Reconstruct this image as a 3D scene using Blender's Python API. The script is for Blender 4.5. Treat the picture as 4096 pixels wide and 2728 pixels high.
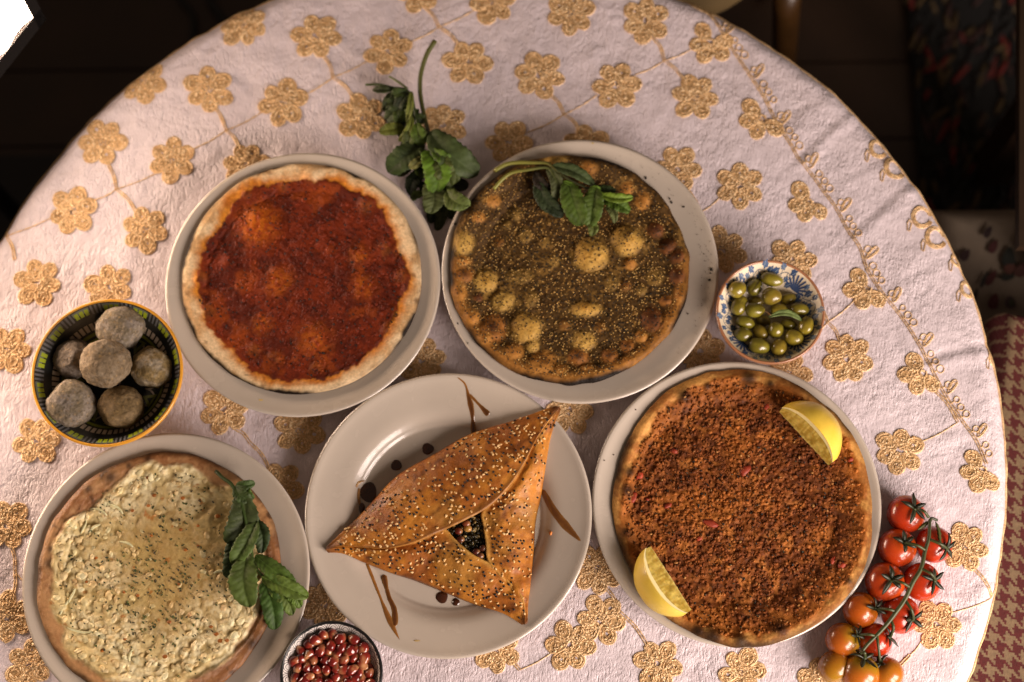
import bpy, math, random
import numpy as np
from mathutils import Matrix, Vector

# ------------------------------------------------------------------ scene, camera, light
for o in list(bpy.data.objects): bpy.data.objects.remove(o, do_unlink=True)
sc = bpy.context.scene
COL = sc.collection
rng = np.random.RandomState(7); random.seed(7)

TZ = 0.50                                   # height of the cloth-covered table top
CAMZ = TZ + 0.025 + 1.4949
PITCH, YAW = math.radians(14.966), math.radians(1.433)
RC = np.array(Matrix.Rotation(YAW, 3, 'Y') @ Matrix.Rotation(PITCH, 3, 'X'))
cam = bpy.data.cameras.new('camera'); cam.sensor_width = 36; cam.lens = 56.23
cam.clip_start = 0.05; cam.clip_end = 60
cam.dof.use_dof = True; cam.dof.focus_distance = 1.475; cam.dof.aperture_fstop = 2.6
camo = bpy.data.objects.new('camera', cam); COL.objects.link(camo)
camo.matrix_world = Matrix.Translation((0, 0, CAMZ)) @ Matrix(RC.tolist()).to_4x4()
sc.camera = camo
FPX = 56.23 / 36 * 4096

world = bpy.data.worlds.new('World'); sc.world = world; world.use_nodes = True
bg = world.node_tree.nodes['Background']
bg.inputs[0].default_value = (0.36, 0.255, 0.185, 1); bg.inputs[1].default_value = 0.28

def area_light(name, loc, target, sx, sy, power, color):
    l = bpy.data.lights.new(name, 'AREA'); l.shape = 'RECTANGLE'; l.size = sx; l.size_y = sy
    l.energy = power; l.color = color
    o = bpy.data.objects.new(name, l); COL.objects.link(o); o.location = loc
    d = Vector(target) - Vector(loc); o.rotation_euler = d.to_track_quat('-Z', 'Y').to_euler()
    return o
PANEL = 31      # glow of the light panel at the upper left
# two panes of the window that lights the table from the lower right
area_light('window_pane_light', (1.25, -0.42, 1.17), (0.0, 0.30, TZ), 0.50, 0.85, 26, (1.0, 0.83, 0.745))
area_light('window_pane_light', (0.88, -0.88, 1.17), (0.0, 0.30, TZ), 0.50, 0.85, 26, (1.0, 0.83, 0.745))

vs = sc.view_settings; vs.view_transform = 'Standard'; vs.look = 'None'; vs.exposure = 0.0; vs.gamma = 1.0
vs.use_curve_mapping = False
sc.cycles.use_denoising = True
sc.cycles.max_bounces = 6

# ------------------------------------------------------------------ helpers
def U(px, py, z):
    """point of the plane at height z seen at photograph pixel (px, py)"""
    d = RC @ np.array([(px - 2048) / FPX, (1364 - py) / FPX, -1.0])
    t = (z - CAMZ) / d[2]
    return np.array([d[0] * t, d[1] * t, z])

def lin(c):
    c = np.asarray(c, float)
    return np.where(c <= 0.04045, c / 12.92, ((c + 0.055) / 1.055) ** 2.4)
ILL = np.array([0.68, 0.55, 0.47])
def PR(r, g, b):
    """surface colour (linear) of a thing that reads as r,g,b in the room's warm light"""
    return np.clip(lin(np.array([r, g, b]) / 255.0) / ILL, 0, 0.9)
def P(r, g, b):
    """the same for colours noted by eye from the dim picture"""
    y = (.2126 * r + .7152 * g + .0722 * b) / 255.0
    return .80 * PR(*(np.array([r * 1.05, g * .95, b * .76]) * y ** .28))

def _h(ix, iy, iz, seed):
    with np.errstate(over='ignore'):
        h = (ix.astype(np.int64).astype(np.uint32) * np.uint32(374761393)
             + iy.astype(np.int64).astype(np.uint32) * np.uint32(668265263)
             + iz.astype(np.int64).astype(np.uint32) * np.uint32(2246822519)
             + np.uint32((seed * 3266489917) & 0xffffffff))
        h = (h ^ (h >> np.uint32(13))) * np.uint32(1274126177)
        h = (h ^ (h >> np.uint32(15))) * np.uint32(2246822519)
        h ^= h >> np.uint32(16)
    return h.astype(np.float64) / 4294967296.0
def noise(x, y, z=None, seed=0):
    x = np.asarray(x, float); y = np.asarray(y, float)
    z = np.zeros_like(x) if z is None else np.asarray(z, float)
    xi, yi, zi = np.floor(x), np.floor(y), np.floor(z)
    fx, fy, fz = x - xi, y - yi, z - zi
    u, v, w = [f * f * f * (f * (f * 6 - 15) + 10) for f in (fx, fy, fz)]
    r = 0
    for dz, wz in ((0, 1 - w), (1, w)):
        for dy, wy in ((0, 1 - v), (1, v)):
            for dx, wx in ((0, 1 - u), (1, u)):
                r = r + _h(xi + dx, yi + dy, zi + dz, seed) * wx * wy * wz
    return r * 2 - 1
def fbm(x, y, z=None, seed=0, oct=4, gain=0.5):
    a, s, t = 1.0, 0, 0
    x = np.asarray(x, float); y = np.asarray(y, float)
    for k in range(oct):
        f = 2.03 ** k
        s = s + a * noise(x * f + 7.3 * k, y * f - 3.1 * k, None if z is None else np.asarray(z) * f, seed + 17 * k); t += a; a *= gain
    return s / t
def worley(x, y, seed=0):
    xi, yi = np.floor(x), np.floor(y); best = np.full(np.shape(x), 9.0); idv = np.zeros(np.shape(x))
    for dx in (-1, 0, 1):
        for dy in (-1, 0, 1):
            cx, cy = xi + dx, yi + dy; zz = np.zeros_like(cx)
            px = cx + _h(cx, cy, zz, seed); py = cy + _h(cx, cy, zz, seed + 5)
            d = np.hypot(px - x, py - y); m = d < best
            best = np.where(m, d, best); idv = np.where(m, _h(cx, cy, zz, seed + 9), idv)
    return best, idv
def sstep(a, b, x):
    t = np.clip((x - a) / (b - a), 0, 1); return t * t * (3 - 2 * t)
def mixc(a, b, t):
    t = np.asarray(t)[..., None]; return np.asarray(a) * (1 - t) + np.asarray(b) * t

# ---- objects
ORG = {}
def thing(name, loc, label, cat, group=None):
    o = bpy.data.objects.new(name, None); COL.objects.link(o); o.location = loc
    o.empty_display_size = 0.02
    o['label'] = label; o['category'] = cat
    if group: o['group'] = group
    ORG[o] = np.array(loc, float); return o
def tag(o, label, cat, group=None, kind=None):
    o['label'] = label; o['category'] = cat
    if group: o['group'] = group
    if kind: o['kind'] = kind
    return o
def rawmesh(name, V, quads=None, tris=None, col=None, smooth=True, mats=(), midx=None):
    me = bpy.data.meshes.new(name)
    V = np.ascontiguousarray(V, np.float32)
    q = np.zeros((0, 4), np.int32) if quads is None else np.asarray(quads, np.int32).reshape(-1, 4)
    t = np.zeros((0, 3), np.int32) if tris is None else np.asarray(tris, np.int32).reshape(-1, 3)
    nf = len(q) + len(t); lv = np.concatenate([q.ravel(), t.ravel()])
    me.vertices.add(len(V)); me.vertices.foreach_set('co', V.ravel())
    me.loops.add(len(lv)); me.loops.foreach_set('vertex_index', lv)
    me.polygons.add(nf)
    ls = np.concatenate([np.arange(len(q)) * 4, len(q) * 4 + np.arange(len(t)) * 3]).astype(np.int32)
    me.polygons.foreach_set('loop_start', ls)
    me.polygons.foreach_set('use_smooth', np.full(nf, smooth, bool))
    for m in mats: me.materials.append(m)
    if midx is not None: me.polygons.foreach_set('material_index', np.asarray(midx, np.int32))
    if col is not None:
        c = np.ones((len(V), 4), np.float32); c[:, :3] = np.broadcast_to(col, (len(V), 3))
        a = me.color_attributes.new('col', 'FLOAT_COLOR', 'POINT'); a.data.foreach_set('color', c.ravel())
    me.update(calc_edges=True); me.validate()
    return me
def place(name, me, parent=None, origin=None):
    o = bpy.data.objects.new(name, me); COL.objects.link(o)
    if parent is not None: o.parent = parent; ORG[o] = ORG[parent]
    elif origin is not None: o.location = origin; ORG[o] = np.array(origin, float)
    else: ORG[o] = np.zeros(3)
    return o
def mk(name, V, quads=None, tris=None, mat=None, parent=None, origin=None, col=None, smooth=True):
    V = np.asarray(V, float)
    og = ORG[parent] if parent is not None else (np.array(origin, float) if origin is not None else np.zeros(3))
    me = rawmesh(name, V - og, quads, tris, col, smooth, [mat] if mat else [])
    return place(name, me, parent, origin)
def gridq(nu, nv, wrapu=False, off=0):
    """quads of a grid of nu rows x nv columns (index u*nv+v)"""
    a = np.arange(nu if wrapu else nu - 1)[:, None]; b = np.arange(nv - 1)[None, :]
    a2 = (a + 1) % nu
    return np.stack([a * nv + b, a * nv + b + 1, a2 * nv + b + 1, a2 * nv + b], -1).reshape(-1, 4) + off
class MB:
    def __init__(s): s.V = []; s.Q = []; s.T = []; s.C = []; s.n = 0
    def add(s, V, q=None, t=None, c=None):
        V = np.asarray(V, float)
        if q is not None and len(q): s.Q.append(np.asarray(q) + s.n)
        if t is not None and len(t): s.T.append(np.asarray(t) + s.n)
        s.V.append(V)
        if c is not None: s.C.append(np.broadcast_to(c, V.shape))
        s.n += len(V)
    def build(s, name, mat, parent=None, origin=None, smooth=True):
        return mk(name, np.concatenate(s.V), np.concatenate(s.Q) if s.Q else None, np.concatenate(s.T) if s.T else None,
                  mat, parent, origin, np.concatenate(s.C) if s.C else None, smooth)
def nrm(v): v = np.asarray(v, float); return v / (np.linalg.norm(v, axis=-1, keepdims=True) + 1e-12)
def resample(pts, n, smoothit=True):
    p = np.asarray(pts, float)
    if smoothit and len(p) > 2:
        q = []
        e = np.vstack([2 * p[0] - p[1], p, 2 * p[-1] - p[-2]])
        for i in range(len(p) - 1):
            a, b, c, d = e[i:i + 4]
            for t in np.linspace(0, 1, 12, endpoint=False):
                q.append(0.5 * ((2 * b) + (c - a) * t + (2 * a - 5 * b + 4 * c - d) * t * t + (-a + 3 * b - 3 * c + d) * t ** 3))
        q.append(p[-1]); p = np.array(q)
    s = np.concatenate([[0], np.cumsum(np.linalg.norm(np.diff(p, axis=0), axis=1))])
    u = np.linspace(0, s[-1], n)
    return np.stack([np.interp(u, s, p[:, k]) for k in range(p.shape[1])], 1)
def tube(mb, pts, rad, sides=6, n=None, col=None, cap=True, smoothit=True):
    p = resample(pts, n, smoothit) if n else np.asarray(pts, float); n = len(p)
    r = np.interp(np.linspace(0, 1, n), np.linspace(0, 1, len(np.atleast_1d(rad))), np.atleast_1d(rad)) if np.ndim(rad) else np.full(n, rad)
    t = nrm(np.gradient(p, axis=0))
    up = np.array([0, 0, 1.0])
    a = np.cross(t, up); bad = np.linalg.norm(a, axis=1) < 1e-3; a[bad] = (1, 0, 0); a = nrm(a); b = np.cross(a, t)
    th = np.linspace(0, 2 * np.pi, sides, endpoint=False)
    V = p[:, None] + r[:, None, None] * (np.cos(th)[None, :, None] * a[:, None] + np.sin(th)[None, :, None] * b[:, None])
    V = V.reshape(-1, 3)
    i = np.arange(n - 1)[:, None]; j = np.arange(sides)[None]; j2 = (j + 1) % sides
    q = np.stack([i * sides + j, i * sides + j2, (i + 1) * sides + j2, (i + 1) * sides + j], -1).reshape(-1, 4)
    T = None
    if cap:
        V = np.vstack([V, p[0], p[-1]]); k = n * sides; jj = np.arange(sides); jj2 = (jj + 1) % sides
        T = np.vstack([np.stack([np.full(sides, k), jj2, jj], 1), np.stack([np.full(sides, k + 1), (n - 1) * sides + jj, (n - 1) * sides + jj2], 1)])
    c = None
    if col is not None:
        col = np.asarray(col, float)
        if col.ndim == 2: c = np.repeat(np.stack([np.interp(np.linspace(0, 1, n), np.linspace(0, 1, len(col)), col[:, k]) for k in range(3)], 1), sides, 0); c = np.vstack([c, c[:1], c[-1:]]) if cap else c
        else: c = col
    mb.add(V, q, T, c)
def sphere_uv(nu=16, nv=24):
    """unit sphere: vertices, quads, tris; rows pole to pole"""
    V = [[0, 0, 1.0]]
    for i in range(1, nu):
        f = math.pi * i / nu
        for j in range(nv):
            g = 2 * math.pi * j / nv; V.append([math.sin(f) * math.cos(g), math.sin(f) * math.sin(g), math.cos(f)])
    V.append([0, 0, -1.0]); V = np.array(V)
    i = np.arange(nu - 2)[:, None]; j = np.arange(nv)[None]; j2 = (j + 1) % nv
    q = (np.stack([i * nv + j, (i + 1) * nv + j, (i + 1) * nv + j2, i * nv + j2], -1) + 1).reshape(-1, 4)
    j = np.arange(nv); j2 = (j + 1) % nv; L = len(V) - 1; b = 1 + (nu - 2) * nv
    T = np.vstack([np.stack([np.zeros(nv, int), 1 + j, 1 + j2], 1), np.stack([np.full(nv, L), b + j2, b + j], 1)])
    return V, q, T
_t = (1 + 5 ** .5) / 2
ICO = nrm(np.array([[-1, _t, 0], [1, _t, 0], [-1, -_t, 0], [1, -_t, 0], [0, -1, _t], [0, 1, _t], [0, -1, -_t], [0, 1, -_t], [_t, 0, -1], [_t, 0, 1], [-_t, 0, -1], [-_t, 0, 1]]))
ICOF = np.array([[0, 11, 5], [0, 5, 1], [0, 1, 7], [0, 7, 10], [0, 10, 11], [1, 5, 9], [5, 11, 4], [11, 10, 2], [10, 7, 6], [7, 1, 8], [3, 9, 4], [3, 4, 2], [3, 2, 6], [3, 6, 8], [3, 8, 9], [4, 9, 5], [2, 4, 11], [6, 2, 10], [8, 6, 7], [9, 8, 1]])
def icosub(V, F):
    V = [tuple(v) for v in V]; cache = {}; G = []
    def mid(a, b):
        k = (min(a, b), max(a, b))
        if k not in cache:
            m = nrm((np.array(V[a]) + np.array(V[b])) / 2); V.append(tuple(m)); cache[k] = len(V) - 1
        return cache[k]
    for a, b, c in F:
        x, y, z = mid(a, b), mid(b, c), mid(c, a); G += [[a, x, z], [b, y, x], [c, z, y], [x, y, z]]
    return np.array(V), np.array(G)
ICO2, ICO2F = icosub(ICO, ICOF); ICO3, ICO3F = icosub(ICO2, ICO2F)
def randrot(n, flat=False):
    if flat:
        a = rng.rand(n) * 2 * np.pi; c, s, o, i = np.cos(a), np.sin(a), np.zeros(n), np.ones(n)
        return np.stack([np.stack([c, -s, o], -1), np.stack([s, c, o], -1), np.stack([o, o, i], -1)], 1)
    q = nrm(rng.randn(n, 4)); w, x, y, z = q.T
    return np.stack([np.stack([1 - 2 * (y * y + z * z), 2 * (x * y - w * z), 2 * (x * z + w * y)], -1),
                     np.stack([2 * (x * y + w * z), 1 - 2 * (x * x + z * z), 2 * (y * z - w * x)], -1),
                     np.stack([2 * (x * z - w * y), 2 * (y * z + w * x), 1 - 2 * (x * x + y * y)], -1)], 1)
def lumps(mb, pos, scale, col, flat=False, jit=0.25, base=(ICO, ICOF)):
    """many small irregular lumps: pos Nx3, scale Nx3, col Nx3"""
    BV, BF = base; n = len(pos); k = len(BV)
    V = BV[None] * (1 + jit * (rng.rand(n, k, 1) * 2 - 1)) * np.asarray(scale)[:, None]
    V = np.einsum('nij,nkj->nki', randrot(n, flat), V) + np.asarray(pos)[:, None]
    T = (BF[None] + (np.arange(n) * k)[:, None, None]).reshape(-1, 3)
    mb.add(V.reshape(-1, 3), None, T, np.repeat(np.asarray(col), k, 0))
def lathe(prof, n=96):
    p = np.asarray(prof, float); th = np.linspace(0, 2 * np.pi, n, endpoint=False)
    V = np.stack([p[None, :, 0] * np.cos(th)[:, None], p[None, :, 0] * np.sin(th)[:, None], np.broadcast_to(p[:, 1], (n, len(p)))], -1).reshape(-1, 3)
    return V, gridq(n, len(p), True)
def box(mb, lo, hi, c=None):
    x0, y0, z0 = lo; x1, y1, z1 = hi
    V = [[x0, y0, z0], [x1, y0, z0], [x1, y1, z0], [x0, y1, z0], [x0, y0, z1], [x1, y0, z1], [x1, y1, z1], [x0, y1, z1]]
    mb.add(V, [[0, 3, 2, 1], [4, 5, 6, 7], [0, 1, 5, 4], [1, 2, 6, 5], [2, 3, 7, 6], [3, 0, 4, 7]], None, c)

# ---- materials
def N(nt, t, **k):
    n = nt.nodes.new(t)
    for a, b in k.items(): setattr(n, a, b)
    return n
def base_mat(name):
    m = bpy.data.materials.new(name); m.use_nodes = True; nt = m.node_tree
    return m, nt, nt.nodes['Principled BSDF']
def mat(name, color=None, rough=0.5, vary=0.0, vscale=60, bump=0.0, bscale=300, bdist=0.001, coat=0.0, metal=0.0, spec=0.5, sss=0.0, rvary=0.0, detail=4, coatr=0.1, trans=0.0):
    """colour from the argument or, when None, from the mesh's colour attribute; noise gives grain and relief"""
    m, nt, b = base_mat(name); L = nt.links
    tc = N(nt, 'ShaderNodeTexCoord')
    if color is None:
        src = N(nt, 'ShaderNodeAttribute'); src.attribute_name = 'col'; cs = src.outputs['Color']
    else:
        src = N(nt, 'ShaderNodeRGB'); src.outputs[0].default_value = (*[float(x) for x in color], 1); cs = src.outputs[0]
    if vary > 0:
        nz = N(nt, 'ShaderNodeTexNoise'); nz.inputs['Scale'].default_value = vscale; nz.inputs['Detail'].default_value = detail
        L.new(tc.outputs['Object'], nz.inputs['Vector'])
        mr = N(nt, 'ShaderNodeMapRange'); mr.inputs[1].default_value = 0.25; mr.inputs[2].default_value = 0.75
        mr.inputs[3].default_value = 1 - vary; mr.inputs[4].default_value = 1 + vary
        L.new(nz.outputs['Fac'], mr.inputs[0])
        mx = N(nt, 'ShaderNodeVectorMath', operation='SCALE'); L.new(cs, mx.inputs[0]); L.new(mr.outputs[0], mx.inputs['Scale']); cs = mx.outputs[0]
    L.new(cs, b.inputs['Base Color'])
    b.inputs['Roughness'].default_value = rough
    if rvary > 0:
        nz2 = N(nt, 'ShaderNodeTexNoise'); nz2.inputs['Scale'].default_value = vscale * 1.7; L.new(tc.outputs['Object'], nz2.inputs['Vector'])
        m2 = N(nt, 'ShaderNodeMapRange'); m2.inputs[1].default_value = .3; m2.inputs[2].default_value = .7; m2.inputs[3].default_value = rough - rvary; m2.inputs[4].default_value = rough + rvary
        L.new(nz2.outputs['Fac'], m2.inputs[0]); L.new(m2.outputs[0], b.inputs['Roughness'])
    b.inputs['Metallic'].default_value = metal; b.inputs['Specular IOR Level'].default_value = spec
    b.inputs['Coat Weight'].default_value = coat; b.inputs['Coat Roughness'].default_value = coatr
    if trans: b.inputs['Transmission Weight'].default_value = trans
    if sss > 0:
        b.inputs['Subsurface Weight'].default_value = sss; b.inputs['Subsurface Radius'].default_value = (1.0, 0.45, 0.25); b.inputs['Subsurface Scale'].default_value = 0.004
    if bump > 0:
        nb = N(nt, 'ShaderNodeTexNoise'); nb.inputs['Scale'].default_value = bscale; nb.inputs['Detail'].default_value = 5; nb.inputs['Roughness'].default_value = 0.6
        L.new(tc.outputs['Object'], nb.inputs['Vector'])
        bp = N(nt, 'ShaderNodeBump'); bp.inputs['Strength'].default_value = bump; bp.inputs['Distance'].default_value = bdist
        L.new(nb.outputs['Fac'], bp.inputs['Height']); L.new(bp.outputs[0], b.inputs['Normal'])
    return m

M_ceramic = mat('white_glazed_ceramic', (0.53, 0.46, 0.38), 0.22, vary=0.035, vscale=26, rvary=0.09, coat=0.3, coatr=0.06, bump=0.04, bscale=60)
M_crust = mat('baked_dough', None, 0.62, vary=0.16, vscale=260, bump=0.45, bscale=520, bdist=0.0012, spec=0.35)
M_sauce = mat('oily_sauce_topping', None, 0.55, vary=0.24, vscale=420, bump=0.55, bscale=480, bdist=0.0012, rvary=0.18, spec=0.14)
M_bits = mat('small_food_bits', None, 0.55, vary=0.2, vscale=700, spec=0.4)
M_cheese = mat('melted_white_cheese', None, 0.45, vary=0.14, vscale=260, bump=0.7, bscale=300, bdist=0.0014, rvary=0.12, spec=.35)
M_leaf = mat('mint_leaf', None, 0.6, vary=0.22, vscale=220, bump=0.35, bscale=600, bdist=0.0006, spec=0.4)
M_stem = mat('green_stem', None, 0.45, vary=0.12, vscale=150)
M_glaze = mat('glazed_painted_pottery', None, 0.3, vary=0.08, vscale=120, coat=0.4, coatr=0.08)
M_gold = mat('gold_embroidery_thread', None, 0.42, vary=0.35, vscale=520, bump=0.5, bscale=900, bdist=0.001, metal=0.25, spec=0.5)

# ------------------------------------------------------------------ table and cloth
TC = np.array([-0.0830, 0.3048]); R0 = 0.505; RB = 0.017
def crease_src():
    out = []
    for a, b, d in (((3400, 440), (3215, 612), 1.6), ((3655, 745), (3470, 905), 1.4), ((3995, 1378), (3740, 1440), 2.0),
                    ((3300, 380), (3180, 470), .8), ((3900, 1000), (3640, 1120), .6), ((3560, 640), (3400, 720), .8),
                    ((3960, 1700), (3800, 1740), .7), ((4010, 2330), (3890, 2380), .9), ((3940, 2520), (3800, 2470), .8),
                    ((0, 700), (420, 640), .6), ((250, 480), (560, 470), .6), ((2000, 180), (2120, 420), .45), ((2420, 180), (2300, 240), .5),
                    ((300, 1010), (180, 1210), .5), ((3720, 2650), (3560, 2560), .7)):
        out.append((U(*a, TZ)[:2], U(*b, TZ)[:2], d * .62 / 1000))
    return out
CREASES = crease_src()
def cloth_h_exact(x, y):
    h = 0.0019 * fbm(x * 13, y * 13, seed=3, oct=3) + 0.0008 * fbm(x * 45, y * 45, seed=5, oct=2)
    ang = 0.6; u = x * math.cos(ang) + y * math.sin(ang)
    h += 0.0005 * (1 - np.abs(noise(u * 30 + 1.5 * noise(x * 9, y * 9, seed=8), (y - x) * 12, seed=6)) * 2)
    wn = 0.004 * noise(x * 20, y * 20, seed=9)
    for a, b, d in CREASES:
        ab = b - a; L = np.hypot(*ab); t = ((x - a[0]) * ab[0] + (y - a[1]) * ab[1]) / L ** 2
        px = -(ab[1]) / L; py = ab[0] / L
        dist = (x - a[0]) * px + (y - a[1]) * py + wn
        w = np.exp(-np.clip(t - 1, 0, None) ** 2 * 6 - np.clip(-t, 0, None) ** 2 * 40)
        h += d * w * (np.exp(-((dist - .004) / .006) ** 2) - 1.1 * np.exp(-((dist + .004) / .0045) ** 2))
    return h
_GN = 760; _gx = np.linspace(TC[0] - .9, TC[0] + .9, _GN)
_gx = np.linspace(-.57, .57, _GN); _GX, _GY = np.meshgrid(_gx + TC[0], _gx + TC[1], indexing='ij'); _GH = cloth_h_exact(_GX, _GY)
def cloth_h(x, y):
    """cloth relief, looked up in a fine table"""
    fx = np.clip((x - TC[0] + .57) / 1.14 * (_GN - 1), 0, _GN - 1.001); fy = np.clip((y - TC[1] + .57) / 1.14 * (_GN - 1), 0, _GN - 1.001)
    i = fx.astype(int); j = fy.astype(int); u = fx - i; v = fy - j
    return (_GH[i, j] * (1 - u) + _GH[i + 1, j] * u) * (1 - v) + (_GH[i, j + 1] * (1 - u) + _GH[i + 1, j + 1] * u) * v
def cloth(x, y, lift=0.0):
    """flat cloth coordinates -> point on the laid cloth (top, bend at the table edge, hanging skirt)"""
    dx, dy = x - TC[0], y - TC[1]; rho = np.hypot(dx, dy) + 1e-9; th = np.arctan2(dy, dx)
    r0 = R0 + 0.0016 * noise(np.cos(th) * 6 + 5, np.sin(th) * 6, seed=31) + 0.001 * noise(np.cos(th) * 21, np.sin(th) * 21, seed=32)
    s = np.clip(rho - r0, 0, None); am = math.radians(83)
    a = np.minimum(s / RB, am); ex = np.clip(s - RB * am, 0, None)
    rip = ex * 0.20 * (0.5 + 0.5 * np.sin(th * 17 + 1.4 * np.sin(th * 5))) + 0
    r = np.minimum(rho, r0) + RB * np.sin(a) + ex * math.cos(am) + rip * 0.55
    z = TZ - RB * (1 - np.cos(a)) - ex * math.sin(am)
    hh = cloth_h(x, y)
    k = np.cos(a)
    r = r + (hh + lift) * np.sin(a) * 0.8
    z = z + (hh + lift) * k
    return np.stack([TC[0] + dx / rho * r, TC[1] + dy / rho * r, z], -1)

# cloth shader: crinkled damask weave
def cloth_material():
    m, nt, b = base_mat('crinkled_white_damask'); L = nt.links
    tc = N(nt, 'ShaderNodeTexCoord')
    def nz(scale, detail=3, rough=.55, typ='ShaderNodeTexNoise'):
        n = N(nt, typ); n.inputs['Scale'].default_value = scale
        if typ == 'ShaderNodeTexNoise': n.inputs['Detail'].default_value = detail; n.inputs['Roughness'].default_value = rough
        L.new(tc.outputs['Object'], n.inputs['Vector']); return n
    mpg = N(nt, 'ShaderNodeMapping'); mpg.inputs['Rotation'].default_value = (0, 0, math.radians(62)); mpg.inputs['Scale'].default_value = (1, .42, 1)
    L.new(tc.outputs['Object'], mpg.inputs['Vector'])
    n1 = nz(95, 3); n2 = nz(270, 3, .6); L.new(mpg.outputs[0], n2.inputs['Vector']); n3 = nz(900, 2); v = nz(150, typ='ShaderNodeTexVoronoi'); v.feature = 'SMOOTH_F1'
    n4 = nz(16, 2)
    def ma(op, a, bb=None):
        k = N(nt, 'ShaderNodeMath', operation=op)
        for i, s in enumerate((a, bb)):
            if s is None: continue
            if isinstance(s, (int, float)): k.inputs[i].default_value = s
            else: L.new(s, k.inputs[i])
        return k.outputs[0]
    rid = ma('MULTIPLY', ma('ABSOLUTE', ma('SUBTRACT', n2.outputs['Fac'], .5)), -1.9)
    h = ma('ADD', ma('MULTIPLY', n1.outputs['Fac'], 1.1), rid)
    h = ma('ADD', h, ma('MULTIPLY', v.outputs['Distance'], -0.3))
    h = ma('ADD', h, ma('MULTIPLY', n3.outputs['Fac'], 0.10))
    mask = N(nt, 'ShaderNodeMapRange'); mask.inputs[1].default_value = .35; mask.inputs[2].default_value = .65; mask.inputs[3].default_value = .45; mask.inputs[4].default_value = 1.15
    L.new(n4.outputs['Fac'], mask.inputs[0])
    h = ma('MULTIPLY', h, mask.outputs[0])
    bp = N(nt, 'ShaderNodeBump'); bp.inputs['Strength'].default_value = 0.66; bp.inputs['Distance'].default_value = 0.0026
    L.new(h, bp.inputs['Height']); L.new(bp.outputs[0], b.inputs['Normal'])
    cr = N(nt, 'ShaderNodeValToRGB'); e = cr.color_ramp.elements
    e[0].position = .3; e[0].color = (0.66, 0.575, 0.60, 1); e[1].position = .72; e[1].color = (0.76, 0.665, 0.695, 1)
    L.new(n1.outputs['Fac'], cr.inputs[0]); L.new(cr.outputs[0], b.inputs['Base Color'])
    b.inputs['Roughness'].default_value = .37; b.inputs['Specular IOR Level'].default_value = .55
    b.inputs['Sheen Weight'].default_value = .15
    return m
M_cloth = cloth_material()
def build_cloth():
    rs = np.concatenate([[0.0005], np.linspace(.01, R0, 230), R0 + np.array([.003, .006, .009, .012, .016, .020, .024, .028]), R0 + np.linspace(.04, .30, 20)])
    nt_ = 960; th = np.linspace(0, 2 * np.pi, nt_, endpoint=False)
    x = TC[0] + np.cos(th)[:, None] * rs; y = TC[1] + np.sin(th)[:, None] * rs
    V = cloth(x.ravel(), y.ravel())
    o = mk('tablecloth', V, gridq(nt_, len(rs), True), None, M_cloth, origin=(TC[0], TC[1], TZ))
    return tag(o, 'white crinkled round tablecloth embroidered with gold thread flowers', 'tablecloth')
CLOTH = build_cloth()

def build_table():
    t = thing('round_table', (TC[0], TC[1], 0), 'round table hidden beneath the white embroidered cloth', 'table')
    wood = mat('table_wood', (0.16, 0.085, 0.04), 0.5, vary=.2, vscale=20)
    def L(name, prof, n=64):
        V, q = lathe(prof, n); mk(name, V + ORG[t], q, None, wood, t)
    L('tabletop', [(0.001, TZ - .032), (.494, TZ - .032), (.500, TZ - .026), (.502, TZ - .016), (.499, TZ - .0085), (.492, TZ - .0065), (.001, TZ - .0065)], 128)
    L('pedestal', [(.001, .03), (.045, .03), (.04, .2), (.05, TZ - .05), (.16, TZ - .033), (.001, TZ - .033)])
    L('foot', [(.001, .001), (.27, .001), (.27, .02), (.06, .034), (.001, .034)])
build_table()

# ---- gold embroidery, worked as real thread on the cloth
G1, G2, G3 = np.array([.86, .60, .32]), np.array([.66, .425, .20]), np.array([.52, .32, .14])
GL = np.array([.95, .74, .45])
def thread(mb, pts, r, sides=4, closed=False, lift=0.0004, c0=G1, c1=G2, seed=0):
    pts = np.asarray(pts, float)
    if closed: pts = np.vstack([pts, pts[:1]])
    n = len(pts)
    # chain-stitch: thickness pulses along the thread
    s = np.concatenate([[0], np.cumsum(np.hypot(*np.diff(pts, axis=0).T))])
    w = r * (1 + 0.35 * np.sin(s / 0.0024 * 2 * np.pi))
    V3 = cloth(pts[:, 0], pts[:, 1], lift + 0.0)
    t = nrm(np.gradient(V3, axis=0)); nz_ = np.array([0, 0, 1.0]); a = nrm(np.cross(t, nz_)); b = np.cross(a, t)
    th = np.linspace(0, 2 * np.pi, sides, endpoint=False) + .4
    V = V3[:, None] + w[:, None, None] * (np.cos(th)[None, :, None] * a[:, None] + 0.75 * np.sin(th)[None, :, None] * b[:, None])
    i = np.arange(n - 1)[:, None]; j = np.arange(sides)[None]; j2 = (j + 1) % sides
    q = np.stack([i * sides + j, i * sides + j2, (i + 1) * sides + j2, (i + 1) * sides + j], -1).reshape(-1, 4)
    f = 0.5 + 0.5 * noise(s / 0.003, s * 0 + seed, seed=41)
    mb.add(V.reshape(-1, 3), q, None, np.repeat(mixc(c0, c1, f), sides, 0))
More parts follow.
